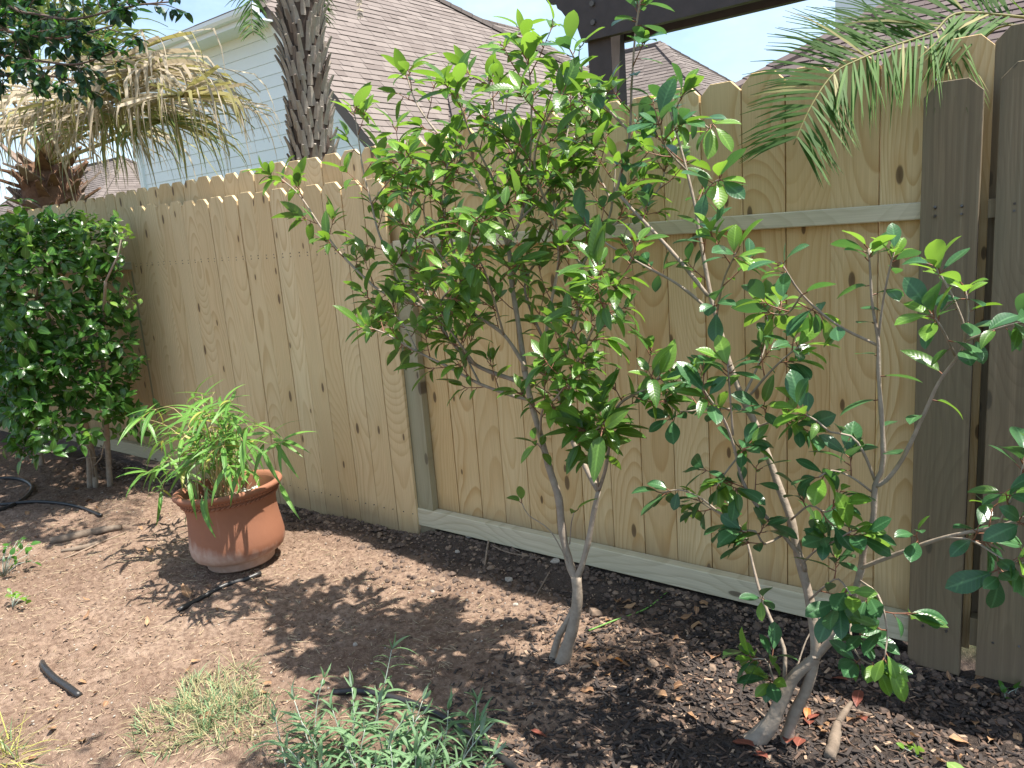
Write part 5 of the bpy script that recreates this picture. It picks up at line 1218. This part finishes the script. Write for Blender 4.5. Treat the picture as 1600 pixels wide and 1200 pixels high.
# --- young palm behind the fence at the right, one frond over the boards
def right_palm():
    global rnd, npr
    rnd = random.Random(18); npr = np.random.RandomState(18)
    b = np.array([0.22, 3.05, 0.0]); root = empty('feather_palm', tuple(b)); tag(root, 'feather palm behind the fence with one green frond arching over the boards', 'palm tree')
    mb = MB(); top = np.array([.20, 3.05, 1.35]); mb.tube([b - [0, 0, .1], b + [0, 0, .6], top], [.09, .075, .07], 10, jit=.1); mb.shift(b); link('trunk', mb.mesh('trunk', [M['boot']], smooth=True), root)
    mt = [M['frond'], M['fan_mid']]; ROLL = 1.0
    main = [top, np.array([.08, 2.85, 1.75]), at_y(1530, 20, 2.68), at_y(1455, 52, 2.58), at_y(1392, 73, 2.49), at_y(1345, 92, 2.40), at_y(1303, 115, 2.34), at_y(1268, 165, 2.27), at_y(1240, 226, 2.22)]
    frond_path(root, b, smooth_path(main, .02), .31, mt, start=.52, step=.0066, rw=.0065, leaf_w=.0085, fall=.25, spread=1.0, jag=.10, roll=ROLL)
    frond_path(root, b, smooth_path([top, np.array([.12, 2.9, 1.7]), at_y(1600, 40, 2.75), at_y(1520, 70, 2.75), at_y(1440, 80, 2.78)], .02), .27, mt, start=.30, step=.030, leaf_w=.009, fall=.05, spread=.4)
    for a, e in ((-.4, .9), (.6, .9), (1.6, .8), (2.4, 1.1), (-1.2, 1.0)):
        frond_on(root, b, top, np.array([math.cos(a), math.sin(a) * .6 + .3, e * 1.2]), 1.2, 1.5, .20, mt, step=.03, leaf_w=.009)
right_palm()

# --- fan palm on the left
def fan_palm():
    global rnd, npr
    rnd = random.Random(52); npr = np.random.RandomState(52)
    Y = 3.6; c = at_y(72, 255, Y); b = np.array([c[0], c[1], 0.0]); root = empty('fan_palm', tuple(b)); tag(root, 'fan palm with a skirt of dry drooping fronds behind the fence', 'palm tree')
    zt = c[2]
    mb = MB(); q = np.array([b + [0, 0, zt * t] for t in np.linspace(0, 1.0, 10)]); mb.tube(q, np.interp(np.linspace(0, 1, 10), [0, .6, .85, 1], [.24, .24, .30, .22]), 14, jit=.08); mb.shift(b); link('trunk', mb.mesh('fan_trunk', [M['fibre']], smooth=True), root)
    for k in range(70):                     # split, cut petiole bases
        a = k * 2.4; z = zt * (.62 + .40 * k / 70); out = np.array([math.cos(a), math.sin(a), 0]); tan = np.array([-math.sin(a), math.cos(a), 0])
        p = b + out * .24 + [0, 0, z]; d = unit(out * rnd.uniform(.5, 1.3) + [0, 0, rnd.uniform(.2, 1.0)]); l = rnd.uniform(.14, .34); w = rnd.uniform(.05, .09)
        m_ = MB(); V = [p - tan*w, p + tan*w, p + d*l*.5 + tan*w*.6, p + d*l + tan*w*.3*rnd.uniform(.3, 1), p + d*l*.93 - tan*w*.3, p + d*l*.5 - tan*w*.6]
        m_.prism(V, -np.cross(tan, d) * .02 + out * .004, 0, rnd.random()); m_.shift(p); link('leaf_base', m_.mesh('fan_boot', [M['fibre'] if rnd.random() < .5 else M['boot']]), root, tuple(p - b))
    mb = MB()
    for k in range(420):                    # loose fibre
        a = rnd.uniform(0, 6.28); out = np.array([math.cos(a), math.sin(a), 0]); p = b + out * .26 + [0, 0, zt * rnd.uniform(.72, 1.02)]; blade(mb, p, unit(out + rv() * .8), rnd.uniform(.08, .24), .008, 1.2, 0)
    mb.shift(b); tag(link('fibre', mb.mesh('fibre', [M['fibre']], smooth=True), root), kind='stuff')
    C = b + np.array([0, 0, zt - .02])
    def fan(tip, rad, mats, droop, spread=1.75, n=34, sag=.25, wts=(.8, .2), late=False):
        """petiole to 'tip', then a fan of long strips whose ends hang"""
        tip = np.asarray(tip, float); mid = (C + tip) / 2 + np.array([0, 0, sag]); pq = smooth_path([C, mid, tip], .06); mb = MB(); mb.tube(pq, np.linspace(.020, .010, len(pq)), 6, 0, .4)
        fd = unit(pq[-1] - pq[-3]); hz = unit(np.cross(fd, [0, 0, 1.0])); up = np.cross(hz, fd)
        for k in range(n):
            a = -spread + 2 * spread * k / (n - 1); d = unit(fd * math.cos(a) + hz * math.sin(a) * .95 + up * .12 * math.cos(a * 2) + rv() * .11); p = tip.copy(); l = rad * (1 - .25 * abs(a) / spread) * rnd.uniform(.6, 1.15); ns = 11; V = []
            wd = unit(np.cross(d, up + hz * .01)); dr = droop * rnd.uniform(.35, 1.7); kink = rnd.uniform(.55, .82) if late else rnd.uniform(.30, .72); dr = dr * 2.2 if late else dr; wd = unit(wd + rv() * .35)
            mi = rnd.choices(range(len(mats)), wts)[0]
            for j in range(ns + 1):
                f = j / ns; w = .025 * (.25 + min(1, f * 3.0) * .75) * (1 if f < .45 else max(.10, 1 - (f - .45) * 1.7)); zig = up * (.006 if k % 2 else -.006)
                V += [p - wd * w / 2 + zig, p + wd * w / 2 - zig]
                if f > kink: d = unit(d + np.array([rnd.uniform(-.14, .14), rnd.uniform(-.14, .14), -dr * 1.3 / 3]))
                else: d = unit(d + np.array([0, 0, -dr * (.008 if late else .035)]))
                p = p + d * l / ns
            mb.add(V, [(2*j, 2*j+1, 2*j+3, 2*j+2) for j in range(ns)], mi, rnd.random())
        mb.shift(b); link('frond', mb.mesh('fan_frond', mats, smooth=True), root)
    D, G, Md = M['fan_dead'], M['fan_green'], M['fan_mid']
    spec = [((190, 95, 2.95), .95, 'DM', 1.3, 1.9, 50, .30, (.8, .2)), ((285, 150, 2.70), .62, 'MD', 1.2, 1.2, 34, .12, (.45, .55)), ((235, 110, 2.85), .85, 'DM', 1.5, 1.7, 46, .2, (.85, .15)),
        ((150, 150, 2.9), .85, 'DMG', 1.5, 1.9, 46, .15, (.55, .3, .15)), ((215, 170, 3.1), .75, 'MDG', 1.5, 1.7, 42, .1, (.4, .3, .3)), ((120, 190, 2.9), .75, 'DG', 1.5, 1.8, 44, .1, (.6, .4)),
        ((175, 195, 3.2), .75, 'GMD', 1.3, 1.6, 40, .05, (.45, .3, .25)), ((20, 160, 3.0), .95, 'DM', 1.7, 1.9, 48, .1, (.8, .2)), ((60, 145, 2.85), 1.0, 'DG', 1.8, 1.9, 48, .1, (.8, .2)),
        ((-20, 180, 3.2), .9, 'DM', 1.7, 1.9, 44, .1, (.8, .2)), ((90, 170, 4.2), .9, 'DG', 1.5, 1.9, 40, .1, (.6, .4)), ((110, 165, 2.8), .9, 'DM', 1.7, 1.9, 48, .1, (.8, .2)), ((40, 190, 2.9), .8, 'DM', 1.7, 1.9, 44, .1, (.8, .2)), ((195, 150, 2.8), .8, 'DM', 1.7, 1.8, 44, .1, (.7, .3)), ((250, 190, 3.0), .6, 'MG', 1.4, 1.5, 36, .0, (.5, .5)),
        ((80, 60, 3.5), .85, 'GM', .5, 1.9, 44, .1, (.85, .15)), ((120, 55, 3.7), .85, 'GM', .4, 1.9, 44, .1, (.85, .15)), ((30, 40, 3.6), .85, 'GG', .5, 1.9, 40, .1, (.5, .5)), ((150, 95, 3.8), .8, 'GM', .6, 1.9, 40, .1, (.8, .2)), ((60, 20, 4.2), .85, 'GG', .4, 1.9, 40, .1, (.5, .5))]
    for qi, ((px, py, yy), rad, ms, dr, sp, n_, sg_, wt) in enumerate(spec): fan(at_y(px, py, yy), rad * (1.38 if dr > 1.0 else 1.05), [dict(D=D, G=G, M=Md)[c_] for c_ in ms], dr, sp, n_, sg_, wt, qi in (0, 1, 3, 5, 13))
fan_palm()

# --- tree whose branches hang in at the top left (its trunk stands left of the frame)
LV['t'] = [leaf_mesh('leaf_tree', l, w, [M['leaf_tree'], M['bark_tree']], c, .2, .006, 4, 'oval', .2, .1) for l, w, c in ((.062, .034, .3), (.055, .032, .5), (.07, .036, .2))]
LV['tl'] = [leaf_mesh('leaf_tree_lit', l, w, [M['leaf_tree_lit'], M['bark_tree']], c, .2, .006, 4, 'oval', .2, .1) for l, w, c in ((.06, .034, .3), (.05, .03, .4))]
def left_tree():
    global rnd, npr
    rnd = random.Random(62); npr = np.random.RandomState(62)
    b = np.array([-6.6, 1.35, 0.0]); root = empty('garden_tree', tuple(b)); tag(root, 'dark leafy tree branch reaching in at the top left corner', 'tree')
    mb = MB(); q = smooth_path([b - [0, 0, .1], b + [.02, .03, .9], b + [.1, .05, 1.8], b + [.25, .1, 2.5]], .08); mb.tube(q, np.linspace(.075, .045, len(q)), 10, jit=.05); mb.shift(b); link('trunk', mb.mesh('tree_trunk', [M['bark_tree']], smooth=True), root)
    T0 = q[-1]; leaves = []
    paths = [[(-60,60),(0,85),(60,95),(120,100),(180,82)], [(-40,20),(40,20),(110,30),(170,18),(215,8),(275,2)], [(-60,110),(20,120),(70,118),(120,125),(165,112)], [(-50,-30),(30,-10),(120,-20),(200,-30)], [(-40,60),(20,50),(80,60),(140,50),(175,40)], [(-60,0),(-10,30),(30,60),(50,90)], [(-80,90),(-20,60),(10,20)], [(0,75),(40,50),(90,25)]]
    for i, pth in enumerate(paths):
        Y = 1.75 + .1 * (i % 4); p = np.vstack([T0[None], trace(pth, Y - .1, Y + .15)]); q = smooth_path(p, .04); n = len(q); mb = MB(); mb.tube(q, np.linspace(.016, .003, n), 6)
        st = max(3, int(n * .12)); k = st
        while k < n:
            td = unit(q[min(k + 1, n - 1)] - q[k - 1]); L = rnd.uniform(.08, .2)
            d = unit(rv() * [1, 1, .6] + td * .5); tp = [q[k], q[k] + d * L * .5 + rv() * .01, q[k] + d * L - [0, 0, .02]]; mb.tube(tp, [.003, .002, .0012], 4)
            for j in range(rnd.randint(9, 14)):
                f = rnd.uniform(.25, 1); P = q[k] + (tp[2] - q[k]) * f
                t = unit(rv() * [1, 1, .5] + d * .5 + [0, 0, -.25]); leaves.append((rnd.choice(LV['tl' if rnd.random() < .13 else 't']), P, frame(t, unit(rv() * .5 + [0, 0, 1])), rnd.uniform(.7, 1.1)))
            k += rnd.choice((1, 1, 2))
        mb.shift(b); link('branch', mb.mesh('tree_branch', [M['bark_tree']], smooth=True), root)
    over = []
    for e in ((-3.2, 1.75, 3.5), (-3.9, 1.5, 3.45), (-4.3, 1.95, 3.6), (-2.7, 1.55, 3.65), (-3.5, 1.3, 3.7)):      # unseen limbs added above the view to shade the bed
        e = np.array(e); q = smooth_path([T0, T0 * .5 + e * .5 + np.array([0, 0, .35]), e], .07); n = len(q); mb = MB(); mb.tube(q, np.linspace(.022, .004, n), 6)
        for k in range(int(n * .45), n):
            tp = q[k] + rv() * .18; mb.tube([q[k], tp], [.004, .002], 4)
            for j in range(8): over.append((rnd.choice(LV['t']), q[k] + (tp - q[k]) * rnd.random() + rv() * .04, frame(unit(rv() + [0, 0, -.2]), unit(rv() * .6 + [0, 0, 1])), rnd.uniform(.8, 1.3)))
        mb.shift(b); link('branch', mb.mesh('tree_branch', [M['bark_tree']], smooth=True), root)
    leaves += over
    put_leaves(root, b, leaves, 300)
left_tree()

# --- unseen tree added right of the frame so its crown dapples the foreground
def shade_tree():
    global rnd, npr
    rnd = random.Random(91); npr = np.random.RandomState(91)
    b = np.array([1.75, 0.75, 0.0]); root = empty('garden_tree', tuple(b)); tag(root, 'unseen tree added right of the view to shade the foreground', 'tree')
    mb = MB(); q = smooth_path([b - [0, 0, .1], b + [-.05, .05, 1.2], b + [-.2, .15, 2.3], b + [-.5, .3, 3.0]], .1); mb.tube(q, np.linspace(.09, .05, len(q)), 10, jit=.05); mb.shift(b); link('trunk', mb.mesh('shade_trunk', [M['bark_tree']], smooth=True), root)
    leaves = []; T0 = q[-1]
    ends = [(-1.1, 1.25, 3.4), (-.75, 1.5, 3.2), (-.3, 1.4, 3.5), (-.2, 1.85, 3.3), (.2, 1.6, 3.4), (.35, 2.05, 3.2), (.6, 1.8, 3.6), (-.6, 1.15, 3.7), (0.0, 1.2, 3.8), (.75, 2.2, 3.4), (.5, 1.3, 3.3)]
    for e in ends:
        e = np.array(e); qq = smooth_path([T0, T0 * .5 + e * .5 + np.array([0, 0, .2]), e], .06); n = len(qq); mb = MB(); mb.tube(qq, np.linspace(.024, .005, n), 6)
        k = n // 3
        while k < n:
            for j in range(7):
                P = qq[k] + rv() * [.16, .16, .10] * rnd.uniform(.2, 1.0); leaves.append((rnd.choice(LV['t']), P, frame(unit(rv() + [0, 0, -.2]), unit(rv() * .6 + [0, 0, 1])), rnd.uniform(.8, 1.3)))
            tp = qq[k] + rv() * .15; mb.tube([qq[k], tp], [.004, .002], 4); k += 1
        mb.shift(b); link('branch', mb.mesh('shade_branch', [M['bark_tree']], smooth=True), root)
    put_leaves(root, b, leaves, 0)
shade_tree()
